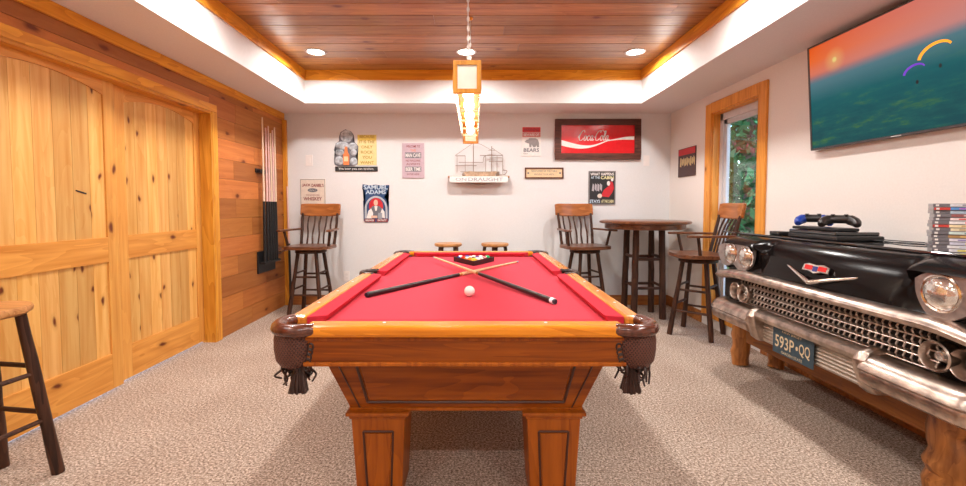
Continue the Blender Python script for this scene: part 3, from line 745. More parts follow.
def CC(x): return [(x+1.15, 1.2), (x+1.0, 1.5), (x+.55, 1.35), (x+.12, .75), (x+.15, .15), (x+.55, .0), (x+1.0, .3)]
def oo(x): return [(x+.3, .75), (x+.05, .5), (x+.05, .12), (x+.3, 0), (x+.52, .25), (x+.5, .6), (x+.3, .75), (x+.75, .6)]
def cc_(x): return [(x+.5, .6), (x+.32, .75), (x+.05, .5), (x+.05, .12), (x+.28, 0), (x+.65, .25)]
def aa(x): return [(x+.5, .68), (x+.25, .72), (x+.02, .42), (x+.08, .05), (x+.3, .05), (x+.5, .6)], [(x+.52, .74), (x+.48, .2), (x+.62, 0), (x+.85, .2)]
def ll(x): return [(x, .2), (x+.35, .9), (x+.4, 1.4), (x+.2, 1.35), (x+.12, .6), (x+.15, .05), (x+.4, .1)]
sk = [CC(0), [(.15, .9), (-.15, .5), (.2, .3)], oo(1.15), cc_(1.9), *aa(2.6), [(3.4, .5), (3.75, .55)], CC(3.7), oo(4.85), ll(5.55), *aa(6.1), [(4.6, 1.2), (5.2, 1.55), (5.75, 1.15)]]
script(ck, FW, sk, 1.475, 2.085, .40, .13, S_white, .0238, .075)
# bears
pn = panel('bear_sign', 'small metal sign with a grey bear under a red band', 'sign', .578, .815, 1.856, 2.217, S_white)
patch(pn, FW, rect(.585, .808, 2.15, 2.21), S_red, 'red_band'); patch(pn, FW, rect(.585, .808, 2.09, 2.146), cm('pinkred', (.66, .2, .2)), 'pink_band')
lettering(pn, FW, 'WARNING', .696, 2.18, .19, .038, S_maroon, .0106, bold=.02); lettering(pn, FW, 'BEWARE OF', .696, 2.118, .19, .032, S_white, .0106, bold=.02)
bear = [(.61, 2.03), (.635, 2.055), (.66, 2.06), (.665, 2.075), (.70, 2.07), (.745, 2.075), (.775, 2.06), (.79, 2.02), (.785, 1.985), (.79, 1.965), (.765, 1.965), (.76, 1.99), (.742, 1.995), (.745, 1.965), (.72, 1.965), (.718, 2.005), (.70, 2.0), (.695, 1.965), (.672, 1.965), (.668, 2.01), (.645, 2.015)]
patch(pn, FW, bear, cm('bear', (.30, .28, .28)), 'bear_figure'); lettering(pn, FW, 'BEARS', .696, 1.93, .19, .045, S_dgrey, .0106, bold=.02)
lettering(pn, FW, 'NEARBY', .625, 1.885, .05, .014, S_dgrey, .0106)
# plaque
pn = panel('brass_plaque', 'small cream plaque in a dark frame below the bear sign', 'plaque', .618, 1.095, 1.579, 1.715, cm('plaque', (.80, .60, .36)))
obj('frame', frame4(FW, .618, 1.095, 1.579, 1.715, .016, .0075, .018), M_frame, pn, bevel=.002)
lettering(pn, FW, 'GENTLEMEN OF THE TABLE', .856, 1.672, .32, .022, S_dgrey, .009); lettering(pn, FW, 'REMOVE YOUR HATS', .856, 1.632, .24, .018, S_dgrey, .009)
for xx in (.66, 1.053): patch(pn, FW, ell(xx, 1.647, .011, .011, 12), S_dgrey, 'screw', .0085)
# cabin poster
pn = panel('cabin_poster', 'dark framed cabin poster with a red figure, below the red soda sign', 'poster', 1.409, 1.742, 1.258, 1.672, S_black)
obj('frame', frame4(FW, 1.409, 1.742, 1.258, 1.672, .012, .0075, .014), cm('framegrey', (.22, .2, .2)), pn)
lettering(pn, FW, 'WHAT HAPPENS', 1.575, 1.634, .29, .036, S_white, .009, bold=.03)
lettering(pn, FW, 'AT THE', 1.492, 1.592, .11, .030, S_lblue, .009, bold=.02); lettering(pn, FW, 'CABIN', 1.638, 1.59, .16, .038, cm('paleyellow', (.85, .80, .45)), .009, bold=.03)
lettering(pn, FW, 'STAYS', 1.49, 1.298, .13, .04, S_lblue, .009, bold=.03); lettering(pn, FW, 'AT THE CABIN', 1.645, 1.298, .15, .038, cm('paleyellow', (.85, .80, .45)), .009, bold=.02)
patch(pn, FW, [(1.56, 1.36), (1.66, 1.35), (1.70, 1.40), (1.725, 1.46), (1.71, 1.53), (1.68, 1.55), (1.66, 1.49), (1.60, 1.44)], S_red, 'red_figure')
patch(pn, FW, ell(1.655, 1.52, .02, .03, 12), S_white, 'beard', .0105); patch(pn, FW, ell(1.70, 1.565, .016, .02, 12), S_white, 'hat', .0105)
patch(pn, FW, ell(1.548, 1.365, .03, .028, 10), S_cream, 'dog', .0105)
for k in range(4): patch(pn, FW, [(1.45+k*.033, 1.43+.02*(k % 2)), (1.475+k*.033, 1.42), (1.478+k*.033, 1.50), (1.46+k*.03, 1.52)], cm('mist', (.45, .42, .45)), 'figure', .0088)
# lavender sign
pn = panel('metal_sign', 'narrow lavender metal sign with white word blocks, right of centre-left wall signs', 'sign', -.9, -.63, 1.585, 2.015, S_lav, .012)
pn['label'] = 'narrow lavender metal sign with two white word blocks, left of the hanging lamp'
lettering(pn, FW, 'WELCOME TO', -.765, 1.975, .17, .028, S_maroon, .0135, bold=.02); lettering(pn, FW, 'THE', -.765, 1.925, .07, .03, S_orange, .0135)
for (bz, s, h) in ((1.865, 'MAN CAVE', .07), (1.695, 'BEER TIME', .06)):
    patch(pn, FW, rect(-.865, -.665, bz-h/2, bz+h/2), S_dgrey, 'word_block', .0125); lettering(pn, FW, s, -.765, bz, .185, h*.72, S_white, .0142, bold=.03)
lettering(pn, FW, 'NO NAGGING', -.765, 1.80, .18, .026, S_maroon, .0135, bold=.01); lettering(pn, FW, 'ALWAYS', -.765, 1.758, .17, .026, S_maroon, .0135, bold=.01)
lettering(pn, FW, 'ENTER HERE', -.765, 1.632, .15, .02, S_maroon, .0135)
# whiskey sign
pn = panel('whiskey_sign', 'cream whiskey sign with red arched lettering behind the corner bar chair', 'sign', -2.17, -1.855, 1.20, 1.575, S_cream)
obj('border', frame4(FW, -2.165, -1.86, 1.205, 1.57, .005, .008, .0095), S_dgrey, pn)
s = "JACK DANIEL'S"
lettering(pn, FW, 'JACK', -2.09, 1.495, .105, .04, S_maroon, .0095, bold=.03); lettering(pn, FW, "DANIEL'S", -1.952, 1.495, .15, .042, S_maroon, .0095, bold=.03)
patch(pn, FW, ell(-2.015, 1.435, .062, .024, 18), S_dgrey, 'medallion'); lettering(pn, FW, 'Old No.7', -2.015, 1.435, .08, .018, S_cream, .011)
lettering(pn, FW, 'TENNESSEE', -2.015, 1.375, .17, .016, S_maroon, .0095); lettering(pn, FW, 'WHISKEY', -2.015, 1.33, .23, .045, S_maroon, .0095, bold=.02)
# colonial beer sign
pn = thing('beer_sign', 'blue die-cut beer sign with a man in a red circle, on the back wall', 'sign', (-1.23, YB, 1.03))
out = [(-1.37, 1.035), (-1.09, 1.035), (-1.075, 1.06), (-1.07, 1.30)]+[(-1.23+.155*math.cos(R(t)), 1.25+.12*math.sin(R(t))) for t in range(20, 60, 10)]+[(-1.10, 1.40), (-1.07, 1.44), (-1.065, 1.50), (-1.15, 1.49), (-1.23, 1.505), (-1.30, 1.495), (-1.395, 1.51), (-1.40, 1.45), (-1.37, 1.42), (-1.36, 1.36), (-1.39, 1.30), (-1.385, 1.06)]
obj('back_panel', poly(BM(), FW, out, .0005, .008), S_blue, pn)
lettering(pn, FW, 'SAMUEL', -1.232, 1.472, .30, .056, S_lblue, .0095, bold=.03); lettering(pn, FW, 'ADAMS', -1.232, 1.412, .25, .05, S_lblue, .0095, bold=.03)
arch = ell(-1.23, 1.20, .142, .165, 20, 0, 180)+[(-1.372, 1.085), (-1.345, 1.085)]+list(reversed(ell(-1.23, 1.20, .118, .142, 20, 0, 180)))+[(-1.112, 1.085), (-1.088, 1.085)]
patch(pn, FW, arch, cm('archgrey', (.50, .55, .62)), 'arch_band', .0085)
patch(pn, FW, ell(-1.23, 1.235, .088, .105, 24), S_red, 'red_disc', .0088)
patch(pn, FW, [(-1.31, 1.09), (-1.15, 1.09), (-1.15, 1.20), (-1.19, 1.24), (-1.27, 1.24), (-1.31, 1.20)], S_dgrey, 'vest', .0102)
for q in ([(-1.35, 1.085), (-1.28, 1.085), (-1.265, 1.15), (-1.29, 1.21), (-1.325, 1.18)], [(-1.12, 1.085), (-1.17, 1.10), (-1.175, 1.15), (-1.155, 1.21), (-1.125, 1.17)]): patch(pn, FW, q, S_white, 'sleeve', .0112)
patch(pn, FW, ell(-1.232, 1.28, .026, .038, 16), S_skin, 'face', .0115); patch(pn, FW, [(-1.25, 1.24), (-1.21, 1.24), (-1.222, 1.18), (-1.24, 1.18)], S_white, 'cravat', .0115)
patch(pn, FW, rect(-1.29, -1.215, 1.09, 1.12), S_skin, 'hand', .0124); patch(pn, FW, rect(-1.205, -1.155, 1.08, 1.155), S_grey, 'tankard', .0124)
patch(pn, FW, rect(-1.375, -1.242, 1.04, 1.082), S_maroon, 'ribbon', .0085); patch(pn, FW, rect(-1.225, -1.085, 1.04, 1.082), S_maroon, 'ribbon', .0085)
lettering(pn, FW, 'BREWER', -1.308, 1.061, .105, .024, S_white, .0105, bold=.02); lettering(pn, FW, 'PATRIOT', -1.155, 1.061, .11, .024, S_white, .0105, bold=.02)
# boulder sign
pn = thing('boulder_sign', 'beer sign of stacked grey boulders with yellow words over a black strip', 'sign', (-1.47, YB, 1.67))
rk = M_rock = plain('sign_rock', (.42, .46, .50), .6, var=.55, scale=22)
bm = BM(); poly(bm, FW, [(-1.74, 1.755), (-1.70, 1.735), (-1.50, 1.735), (-1.452, 1.76), (-1.45, 1.83), (-1.475, 1.88), (-1.445, 1.92), (-1.44, 1.98), (-1.49, 2.03), (-1.51, 2.05), (-1.50, 2.12), (-1.53, 2.16), (-1.60, 2.185), (-1.66, 2.15), (-1.68, 2.09), (-1.68, 2.04), (-1.72, 2.01), (-1.745, 1.93), (-1.715, 1.88), (-1.745, 1.82)], .0005, .008)
obj('dark_backing', bm, S_dgrey, pn)
for ca, cb, ra, rb_ in ((-1.585, 2.10, .078, .075), (-1.64, 1.985, .085, .05), (-1.51, 1.975, .058, .045), (-1.675, 1.90, .055, .04), (-1.50, 1.90, .04, .04), (-1.68, 1.80, .055, .055), (-1.50, 1.79, .045, .05)):
    bm = BM(); sphere(bm, FW.p(ca, cb, .008), 1, 18, 10, (ra, .012, rb_)); obj('boulder', bm, rk, pn, smooth=True)
bm = BM(); poly(bm, FW, [(-1.625, 1.745), (-1.555, 1.745), (-1.55, 1.87), (-1.57, 1.90), (-1.575, 1.97), (-1.605, 1.97), (-1.61, 1.90), (-1.63, 1.87)], .015, .024); obj('bottle', bm, S_orange, pn)
patch(pn, FW, rect(-1.615, -1.565, 1.79, 1.85), cm('labelcream', (.85, .68, .40)), 'bottle_label', .0245)
obj('yellow_panel', boxF(BM(), FW, -1.453, -1.217, 1.745, 2.119, .0005, .006), cm('paleyell', (.84, .70, .33)), pn)
patch(pn, FW, rect(-1.45, -1.225, 2.05, 2.112), S_yel, 'word_block', .0062)
for i, s in enumerate(('BECAUSE', 'IT IS THE', 'ONLY', 'ROCK', 'YOU', 'WANT')):
    lettering(pn, FW, s, -1.335, 2.095-i*.0635, (.18, .19, .14, .15, .12, .17)[i], .036, cm('ochre', (.46, .30, .03)), .0078, bold=.02)
obj('black_strip', boxF(BM(), FW, -1.732, -1.205, 1.668, 1.727, .0005, .012), S_black, pn, bevel=.002)
lettering(pn, FW, 'The beer you can spoken.', -1.47, 1.697, .44, .03, S_white, .0135, bold=.01)
# right wall poster
FRW = Fr((XR, 0, 0), (0, -1, 0), (0, 0, 1))
pn = panel('band_poster', 'small dark poster with a red top band on the right wall, beside the window', 'poster', -5.12, -4.72, 1.577, 1.902, cm('posterbrown', (.07, .03, .03)), .01, FRW)
patch(pn, FRW, rect(-5.11, -4.73, 1.825, 1.895), S_red, 'red_band', .0105)
M_gold = cm('gold', (.62, .46, .22))
for k in range(9):
    a = -5.07+k*.038; patch(pn, FRW, [(a, 1.70+.02*(k % 3)), (a+.03, 1.69+.015*(k % 2)), (a+.034, 1.79-.01*(k % 3)), (a+.008, 1.80-.02*(k % 2))], M_gold, 'figure', .0105)
# switch plates and outlet
def plate(name, label, cat, a0, a1, b0, b1):
    p = panel(name, label, cat, a0, a1, b0, b1, M_plate, .006); m = (a0+a1)/2; n = (b0+b1)/2
    if cat == 'switch': obj('rocker', boxF(BM(), FW, m-.016, m+.016, n-.033, n+.033, .006, .0095), M_plate, p, bevel=.001)
    else:
        for dz in (-.02, .02): obj('socket', boxF(BM(), FW, m-.015, m+.015, n+dz-.014, n+dz+.014, .006, .008), plain('socket_white', (.78, .74, .72), .4), p, bevel=.002)
plate('light_switch', 'white light switch plate above the whiskey sign', 'switch', -2.098, -2.01, 1.735, 1.87)
plate('light_switch', 'white light switch plate right of the red soda sign', 'switch', 2.085, 2.16, 1.735, 1.865)
plate('wall_outlet', 'white electrical outlet low on the back wall, right of the corner bar chair', 'outlet', -1.645, -1.57, .30, .425)

# draught shelf with a wire sculpture
sh = thing('wall_shelf', 'little wall shelf with ON DRAUGHT lettering along its white front', 'shelf', (.04, YB, 1.53))
obj('board', box(BM(), -.33, .42, YB-.11, YB-.001, 1.585, 1.605), M_stoolseat, sh, bevel=.003)
obj('front_sign', box(BM(), -.31, .40, YB-.122, YB-.11, 1.525, 1.60), S_white, sh, bevel=.002)
FS = Fr((0, YB-.122, 0), (1, 0, 0), (0, 0, 1))
lettering(sh, FS, 'ON', -.17, 1.563, .13, .036, S_grey, .001, bold=.005); lettering(sh, FS, 'DRAUGHT', .13, 1.563, .42, .042, S_grey, .001, bold=.01)
bm = BM(); poly(bm, Fr((0, YB-.11, 0), (1, 0, 0), (0, 0, 1)), [(-.33, 1.585), (.42, 1.585), (.30, 1.53), (.05, 1.505), (-.2, 1.53)], -.10, 0); obj('bracket', bm, M_seat, sh)
ws = thing('wire_ship', 'fine wire ship sculpture standing on the draught shelf', 'sculpture', (.05, YB-.06, 1.606))
yy = YB-.06; M_wire = plain('bronze_wire', (.34, .27, .22), .4, .7)
bm = BM()
def wr(*p, r=.0026): tube(bm, [(x, yy+dy, z) for x, z, dy in [(q[0], q[1], q[2] if len(q) > 2 else 0) for q in p]], r, 6)
for zz, xa, xb in ((1.66, -.18, .30), (1.735, -.24, .02), (1.775, -.20, .10), (1.785, .17, .34), (1.855, -.24, -.12), (1.86, .06, .34), (1.83, .18, .33)): wr((xa, zz), (xb, zz)); wr((xa, zz, .03), (xb, zz, .03), r=.0025)
for xx in (-.22, -.12, .13, .27, .34): wr((xx, 1.63+.02*(xx < 0)), (xx, 1.855)); wr((xx, 1.66, .03), (xx, 1.83, .03), r=.0022)
wr((.20, 1.64), (.205, 1.97), r=.005); wr((-.02, 1.66), (-.02, 2.02), r=.005)
wr((-.02, 2.02), (.08, 1.99), (.205, 1.92)); wr((.205, 1.95), (.34, 1.86)); wr((-.02, 2.01), (-.24, 1.86)); wr((.16, 1.92), (.25, 1.92))
tube(bm, catmull([(.22, yy, 1.64), (.30, yy, 1.62), (.37, yy, 1.63), (.39, yy, 1.67), (.34, yy, 1.68)], 5), .005, 6)
tube(bm, catmull([(.10, yy, 1.78), (.11, yy, 1.84), (.17, yy, 1.865), (.25, yy, 1.86)], 5), .004, 6)
obj('rigging', bm, M_wire, ws)
bm = BM(); poly(bm, Fr((0, yy, 0), (1, 0, 0), (0, 0, 1)), [(-.11, 1.608), (.24, 1.608), (.27, 1.65), (.26, 1.665), (.10, 1.655), (-.07, 1.665), (-.14, 1.65)], -.025, .025); obj('hull', bm, plain('ship_hull', (.50, .36, .24), .5, .3, var=.3), ws)
bm = BM(); lathe(bm, [(.022, 1.608), (.03, 1.62), (.022, 1.65)], (-.13, yy, 0), 12); lathe(bm, [(.02, 1.608), (.02, 1.66)], (.28, yy, 0), 12); obj('stack', bm, M_wire, ws)

# ------------------------------------------------------------------ television
tvc = Vector((2.354, 2.44, 1.985)); FT = Fr(tvc, (0, -1, 0), (-.049, 0, .71))
tv = thing('television', 'wall-mounted flat television showing paragliders over a sunset coast', 'television', tvc)
W2, H2 = .615, .357
obj('cabinet', boxF(BM(), FT, -W2, W2, -H2, H2, -.03, 0), M_black, tv, bevel=.003)
obj('bezel', frame4(FT, -W2, W2, -H2, H2, .012, 0, .005), plain('tv_bezel', (.10, .09, .09), .3, .6), tv, bevel=.001)
def tvmat():
    m, nt, b = newmat('tv_picture')
    t = N(nt, 'ShaderNodeTexCoord'); s = N(nt, 'ShaderNodeSeparateXYZ'); nt.links.new(t.outputs['Generated'], s.inputs[0])
    a = math_(nt, 'SUBTRACT', 1.0, s.outputs[1]); v = s.outputs[2]
    sky = ramp(nt, v, [(.66, (.40, .16, .17)), (.74, (.85, .22, .13)), (.86, (1.0, .17, .03)), (1, (.95, .12, .01))])
    skyp = mixc(nt, math_(nt, 'MULTIPLY', a, .75), sky.outputs[0], (.62, .33, .34))
    n = N(nt, 'ShaderNodeTexNoise'); n.inputs['Scale'].default_value = 4.5; n.inputs['Detail'].default_value = 8; n.inputs['Roughness'].default_value = .65
    mp = N(nt, 'ShaderNodeMapping'); mp.inputs['Scale'].default_value = (1, 1.2, 2.6); nt.links.new(t.outputs['Generated'], mp.inputs[0]); nt.links.new(mp.outputs[0], n.inputs['Vector'])
    land = ramp(nt, n.outputs['Fac'], [(.42, (.005, .085, .10)), (.56, (.012, .13, .12)), (.64, (.06, .20, .06)), (.72, (.14, .28, .10))])
    sea = ramp(nt, v, [(.0, (.004, .07, .085)), (.45, (.015, .15, .17)), (.68, (.13, .25, .30))])
    lm = ramp(nt, v, [(.1, (.75, .75, .75)), (.6, (.05, .05, .05))])
    low = mixc(nt, lm.outputs[0], sea.outputs[0], land.outputs[0])
    fac = ramp(nt, v, [(.64, (0, 0, 0)), (.72, (1, 1, 1))])
    col = mixc(nt, fac.outputs[0], low, skyp)
    dx = math_(nt, 'SUBTRACT', a, .17); dz = math_(nt, 'MULTIPLY', math_(nt, 'SUBTRACT', v, .80), .58)
    dist = math_(nt, 'SQRT', math_(nt, 'ADD', math_(nt, 'MULTIPLY', dx, dx), math_(nt, 'MULTIPLY', dz, dz)))
    sun = ramp(nt, dist, [(.010, (1, 1, 1)), (.016, (.35, .35, .35)), (.07, (0, 0, 0))])
    col = mixc(nt, sun.outputs[0], col, (1, .75, .25))
    b.inputs['Base Color'].default_value = (.01, .01, .01, 1); b.inputs['Roughness'].default_value = .35; b.inputs['Specular IOR Level'].default_value = .04
    nt.links.new(col, b.inputs['Emission Color']); b.inputs['Emission Strength'].default_value = .72
    return m
scr = obj('screen', boxF(BM(), FT, -W2+.012, W2-.012, -H2+.014, H2-.012, 0, .0015), tvmat(), tv)
def glider(ca, cb, w, h, m1, tilt, pil):
    pts = []; lo = []
    for i in range(15):
        t = i/14; th = R(165-150*t); x = w*math.cos(th); y = h*math.sin(th)
        k = .6+.9*(1-t)*.6; pts.append((x, y)); lo.append((x*.86+.003, y*.80-.004*k))
    c, s = math.cos(R(tilt)), math.sin(R(tilt))
    P = [(ca+x*c-y*s, cb+x*s+y*c) for x, y in pts+list(reversed(lo))]
    patch(scr, FT, P, m1, 'paraglider', .0016, .0006)
    patch(scr, FT, ell(pil[0], pil[1], .007, .011, 10), emis('pilot', (.01, .015, .02), .2), 'pilot', .0016, .0006)
glider(.21, .03, .088, .062, emis('orange_wing', (.85, .35, .02), .9), 12, (.235, -.035))
glider(.105, -.03, .062, .045, emis('violet_wing', (.12, .03, .45), .9), 10, (.12, -.085))
patch(scr, FT, ell(.58, -.14, .028, .05, 16), emis('pale_bubble', (.12, .22, .26), .8), 'pale_disc', .0016, .0006)
obj('mount', box(BM(), 2.385, XR-.001, 2.20, 2.70, 1.85, 2.12), M_black, tv)
obj('maker_mark', boxF(BM(), FT, -.03, .03, -H2+.003, -H2+.008, .005, .0055), plain('silver_mark', (.6, .6, .6), .3), tv)
bm = BM(); tube(bm, catmull([(2.40, 2.07, 1.72), (2.39, 2.08, 1.62), (2.40, 2.11, 1.60), (2.405, 2.09, 1.64)], 5), .004, 6)
obj('cable', bm, M_black, tv)

# ------------------------------------------------------------------ car-front console table
yc = 2.29
car = thing('car_front_table', 'black vintage car front with chrome grille made into a console table on log legs', 'table', (2.1, 2.5, 0))
def smooth01(t): t = max(0, min(1, t)); return t*t*(3-2*t)
def lerpP(A, B, t): return [(a[0]+(b[0]-a[0])*t, a[1]+(b[1]-a[1])*t) for a, b in zip(A, B)]
HOOD = [(2.38, 1.030), (1.99, 1.030), (1.95, 1.022), (1.915, 1.003), (1.885, .965), (1.865, .92), (1.85, .875), (1.835, .835), (1.825, .80)]
FEND = [(2.38, 1.030), (1.99, 1.030), (1.93, 1.026), (1.87, 1.012), (1.825, .992), (1.805, .975), (1.86, .96), (1.862, .86), (1.83, .80)]
bm = BM(); rows_ = []; ys = [yc-.95+1.90*i/76 for i in range(77)]
for y in ys:
    dy = abs(y-yc); t = smooth01((dy-.44)/.07); P = lerpP(HOOD, FEND, t); e = smooth01((dy-.82)/.14)
    crease = .012*math.exp(-((dy-.46)/.018)**2); bulge = .018*math.cos(min(1, dy/.42)*math.pi/2)
    rows_.append([bm.verts.new((x+(0 if k < 2 else e*.13+crease-bulge*(1 if k < 8 else .5)), y, z-(e*.03 if 1 < k < 7 else 0))) for k, (x, z) in enumerate(P)])
for A, B in zip(rows_, rows_[1:]):
    for k in range(8): bm.faces.new([A[k], B[k], B[k+1], A[k+1]])
obj('hood', bm, M_carblk, car, smooth=True)
bm = BM()
for s in (-1, 1): box(bm, 1.96, 2.38, yc+s*.935-.012, yc+s*.935+.012, .50, 1.0)
box(bm, 1.90, 2.38, yc-.90, yc+.90, .42, .80); obj('inner_shell', bm, M_darkm, car)
obj('table_surface', box(BM(), 1.985, 2.415, 1.28, 3.44, 1.031, 1.043), M_slab, car, bevel=.003)
# headlamps in bezels
for s in (-1, 1):
    Fh = Fr((1.832, yc, 0), (0, -1, 0), (0, 0, 1)); q = -s
    out = [(.525, .955), (.57, .982), (.66, .985), (.76, .985), (.86, .975), (.905, .95), (.90, .895), (.87, .845), (.82, .822), (.77, .83), (.725, .845), (.69, .825), (.645, .803), (.59, .81), (.555, .845), (.53, .90)]
    pts = catmull([(a, b, 0) for a, b in out]+[(out[0][0], out[0][1], 0)], 3)[:-1]
    bm = BM(); poly(bm, Fh, [(q*p.x, p.y-.012) for p in pts], -.02, .012); bz = obj('headlamp_bezel', bm, plain('bezel_metal', (.42, .36, .34), .35, .55, var=.2), car, bevel=.006)
    for k, c in enumerate((.605, .775)):
        zc = .898 if k == 0 else .908; yl_ = yc-.02+s*c
        bm = BM(); tube(bm, [(1.822, yl_+.070*math.cos(2*math.pi*j/28), zc+.070*math.sin(2*math.pi*j/28)) for j in range(28)], .008, 8, closed=True)
        hl = obj('headlamp_ring', bm, M_chromeb, bz, smooth=True)
        bm = BM(); lathe(bm, [(0, -.030), (.03, -.027), (.052, -.018), (.067, -.002)], (1.822, yl_, zc), 28, 'x', cap=False)
        obj('headlamp_lens', bm, M_lens, bz, smooth=True)
def sweep(prof, yl, xf, name, mat, par=car, zf=None, sm=True):
    bm = BM(); R_ = []
    for y in yl:
        dx = xf(y); dz = zf(y) if zf else 0; R_.append([bm.verts.new((x+dx, y, z+dz)) for x, z in prof])
    n = len(prof)
    for A, B in zip(R_, R_[1:]):
        for k in range(n): bm.faces.new([A[k], B[k], B[(k+1) % n], A[(k+1) % n]])
    bm.faces.new(R_[0]); bm.faces.new(list(reversed(R_[-1]))); return obj(name, bm, mat, par, smooth=sm)
YL = [yc-.96+1.92*i/64 for i in range(65)]
endx = lambda y: .20*smooth01((abs(y-yc)-.80)/.16)**1.6
sweep([(1.86, .80), (1.80, .806), (1.765, .795), (1.752, .775), (1.762, .755), (1.79, .745), (1.86, .745)], YL, endx, 'grille_moulding', M_chrome, zf=lambda y: -.035*smooth01((abs(y-yc)-.60)/.32))
# grille: bars and little arched fins
obj('grille_backing', box(BM(), 1.86, 1.895, yc-.88, yc+.88, .56, .75), M_darkm, car)
bm = BM(); zs = [.742, .703, .664, .625, .586]
for z in zs: tube(bm, [(1.825, yc-.63, z), (1.825, yc+.63, z)], .0035, 6)
nf = 38
for i in range(nf+1):
    y = yc-.62+1.24*i/nf
    for z0, z1 in zip(zs[1:], zs):
        h = z1-z0
        tube(bm, [(1.85, y+.006, z0+.002), (1.823, y-.004, z0+h*.25), (1.815, y-.006, z0+h*.55), (1.825, y-.002, z0+h*.85), (1.84, y+.004, z1)], .0048, 5)
obj('grille', bm, plain('grille_chrome', (.66, .56, .49), .35, .85, var=.2), car, smooth=True)
for s in (-1, 1):
    for c in (.60, .70):
        bm = BM(); x0 = 1.795 if c < .7 else 1.805
        lathe(bm, [(.045, .09), (.056, .04), (.061, .0), (.056, -.006), (.050, .0), (.044, .05)], (x0, yc-.035+s*c, .652), 28, 'x', cap=False)
        pr = obj('grille_pod', bm, M_chrome, car, smooth=True)
        bm = BM(); lathe(bm, [(0, .015), (.018, .02), (.028, .04), (.03, .07), (.05, .08)], (x0, yc-.035+s*c, .652), 20, 'x', cap=False); obj('pod_lamp', bm, M_lens, pr, smooth=True)
# bumper: middle bar, guards, ribbed pan and two wings
sweep([(1.84, .585), (1.77, .592), (1.742, .58), (1.735, .56), (1.75, .535), (1.80, .53), (1.84, .535)], [yc-.385+.77*i/12 for i in range(13)], lambda y: 0, 'bumper_bar', M_chrome)
for s in (-1, 1):
    yl = [yc+s*(.40+.56*i/24) for i in range(25)]
    sweep([(1.84, .575), (1.775, .578), (1.738, .565), (1.717, .54), (1.708, .518), (1.722, .505), (1.716, .49), (1.722, .455), (1.745, .44), (1.84, .44)], yl, lambda y: .30*smooth01((abs(y-yc)-.76)/.24)**1.5, 'bumper_wing', M_chrome)
    bm = BM(); g = yc+s*.385
    P = []
    for z, x, w in ((.395, 1.78, .028), (.42, 1.748, .034), (.50, 1.718, .036), (.55, 1.712, .034), (.585, 1.732, .026), (.605, 1.78, .018)):
        P.append([bm.verts.new(v) for v in ((1.84, g-w, z), (x+.018, g-w, z), (x, g-w*.45, z), (x, g+w*.45, z), (x+.018, g+w, z), (1.84, g+w, z))])
    for A, B in zip(P, P[1:]):
        for k in range(6): bm.faces.new([A[k], A[(k+1) % 6], B[(k+1) % 6], B[k]])
    bm.faces.new(P[0]); bm.faces.new(P[-1]); obj('bumper_guard', bm, M_chrome, car, smooth=True, bevel=.004)
bm = BM(); box(bm, 1.80, 1.83, yc-.36, yc+.36, .40, .54)
for k in range(7): tube(bm, [(1.80, yc-.36, .412+k*.0195), (1.80, yc+.36, .412+k*.0195)], .0065, 6)
obj('ribbed_pan', bm, plain('pan_metal', (.50, .43, .36), .4, .8, var=.15), car)
# number plate
Fp = Fr((1.788, 2.385, .452), (0, -1, 0), (0, 0, 1))
lp = obj('licence_plate', boxF(BM(), Fp, -.155, .155, -.078, .078, 0, .004), plain('plate_blue', (.05, .095, .13), .4, .2, var=.2), car, bevel=.002)
M_pl = plain('plate_letters', (.80, .66, .42), .4)
lettering(lp, Fp, '593P', -.057, -.004, .15, .072, M_pl, .006, bold=.01); lettering(lp, Fp, 'QQ', .094, -.004, .078, .072, M_pl, .006, bold=.01)
patch(lp, Fp, ell(.037, -.004, .008, .012, 10), M_pl, 'dot', .004)
lettering(lp, Fp, 'NEW JERSEY', 0, .058, .15, .016, M_pl, .006); lettering(lp, Fp, 'GARDEN STATE', 0, -.061, .16, .015, M_pl, .006)
# emblem
Fe = Fr((1.815, yc, .835), (0, -1, 0), (.12, 0, .35))
bm = BM(); tube(bm, [Fe.p(-.235, .065, -.015), Fe.p(-.12, .028, .008), Fe.p(0, -.012, .022)], [.006, .013], 8); tube(bm, [Fe.p(.235, .065, -.015), Fe.p(.12, .028, .008), Fe.p(0, -.012, .022)], [.006, .013], 8)
ev = obj('emblem_v', bm, M_chromeb, car, smooth=True)
bm = BM(); poly(bm, Fe, [(-.085, .085), (-.05, .095), (0, .088), (.05, .095), (.085, .085), (.088, .05), (.04, .052), (0, .04), (-.04, .052), (-.088, .05)], .006, .014); obj('emblem_crest', bm, M_chromeb, ev, bevel=.002)
bm = BM()
for a0_, a1_ in ((-.072, -.02), (.02, .072)): bm = BM(); poly(bm, Fe, [(a0_, .058), (a1_, .058), (a1_, .082), (a0_, .084)], .014, .016); obj('red_enamel', bm, plain('red_enamel', (.70, .03, .03), .2), ev)
bm = BM(); poly(bm, Fe, [(-.014, .052), (.014, .052), (.014, .08), (-.014, .08)], .014, .016); obj('blue_enamel', bm, plain('blue_enamel', (.05, .06, .25), .2), ev)
# wooden base
bm = BM(); box(bm, 1.99, 2.04, 1.80, 3.12, .235, .425); box(bm, 2.33, 2.375, 1.80, 3.12, .29, .42); obj('base_beam', bm, M_beam, car, bevel=.01)
bm = BM(); box(bm, 2.04, 2.33, 1.80, 3.10, .395, .42); obj('base_board', bm, M_beam, car)
for (x, y, r0) in ((2.03, 1.79, .078), (2.08, 3.31, .062), (2.31, 1.79, .06), (2.31, 3.25, .055)):
    bm = BM(); logtube(bm, (x, y, 0), (x, y, .42), r0*1.05, r0*.95, 18, 9, .16); obj('log_leg', bm, M_legrough, car, smooth=True)

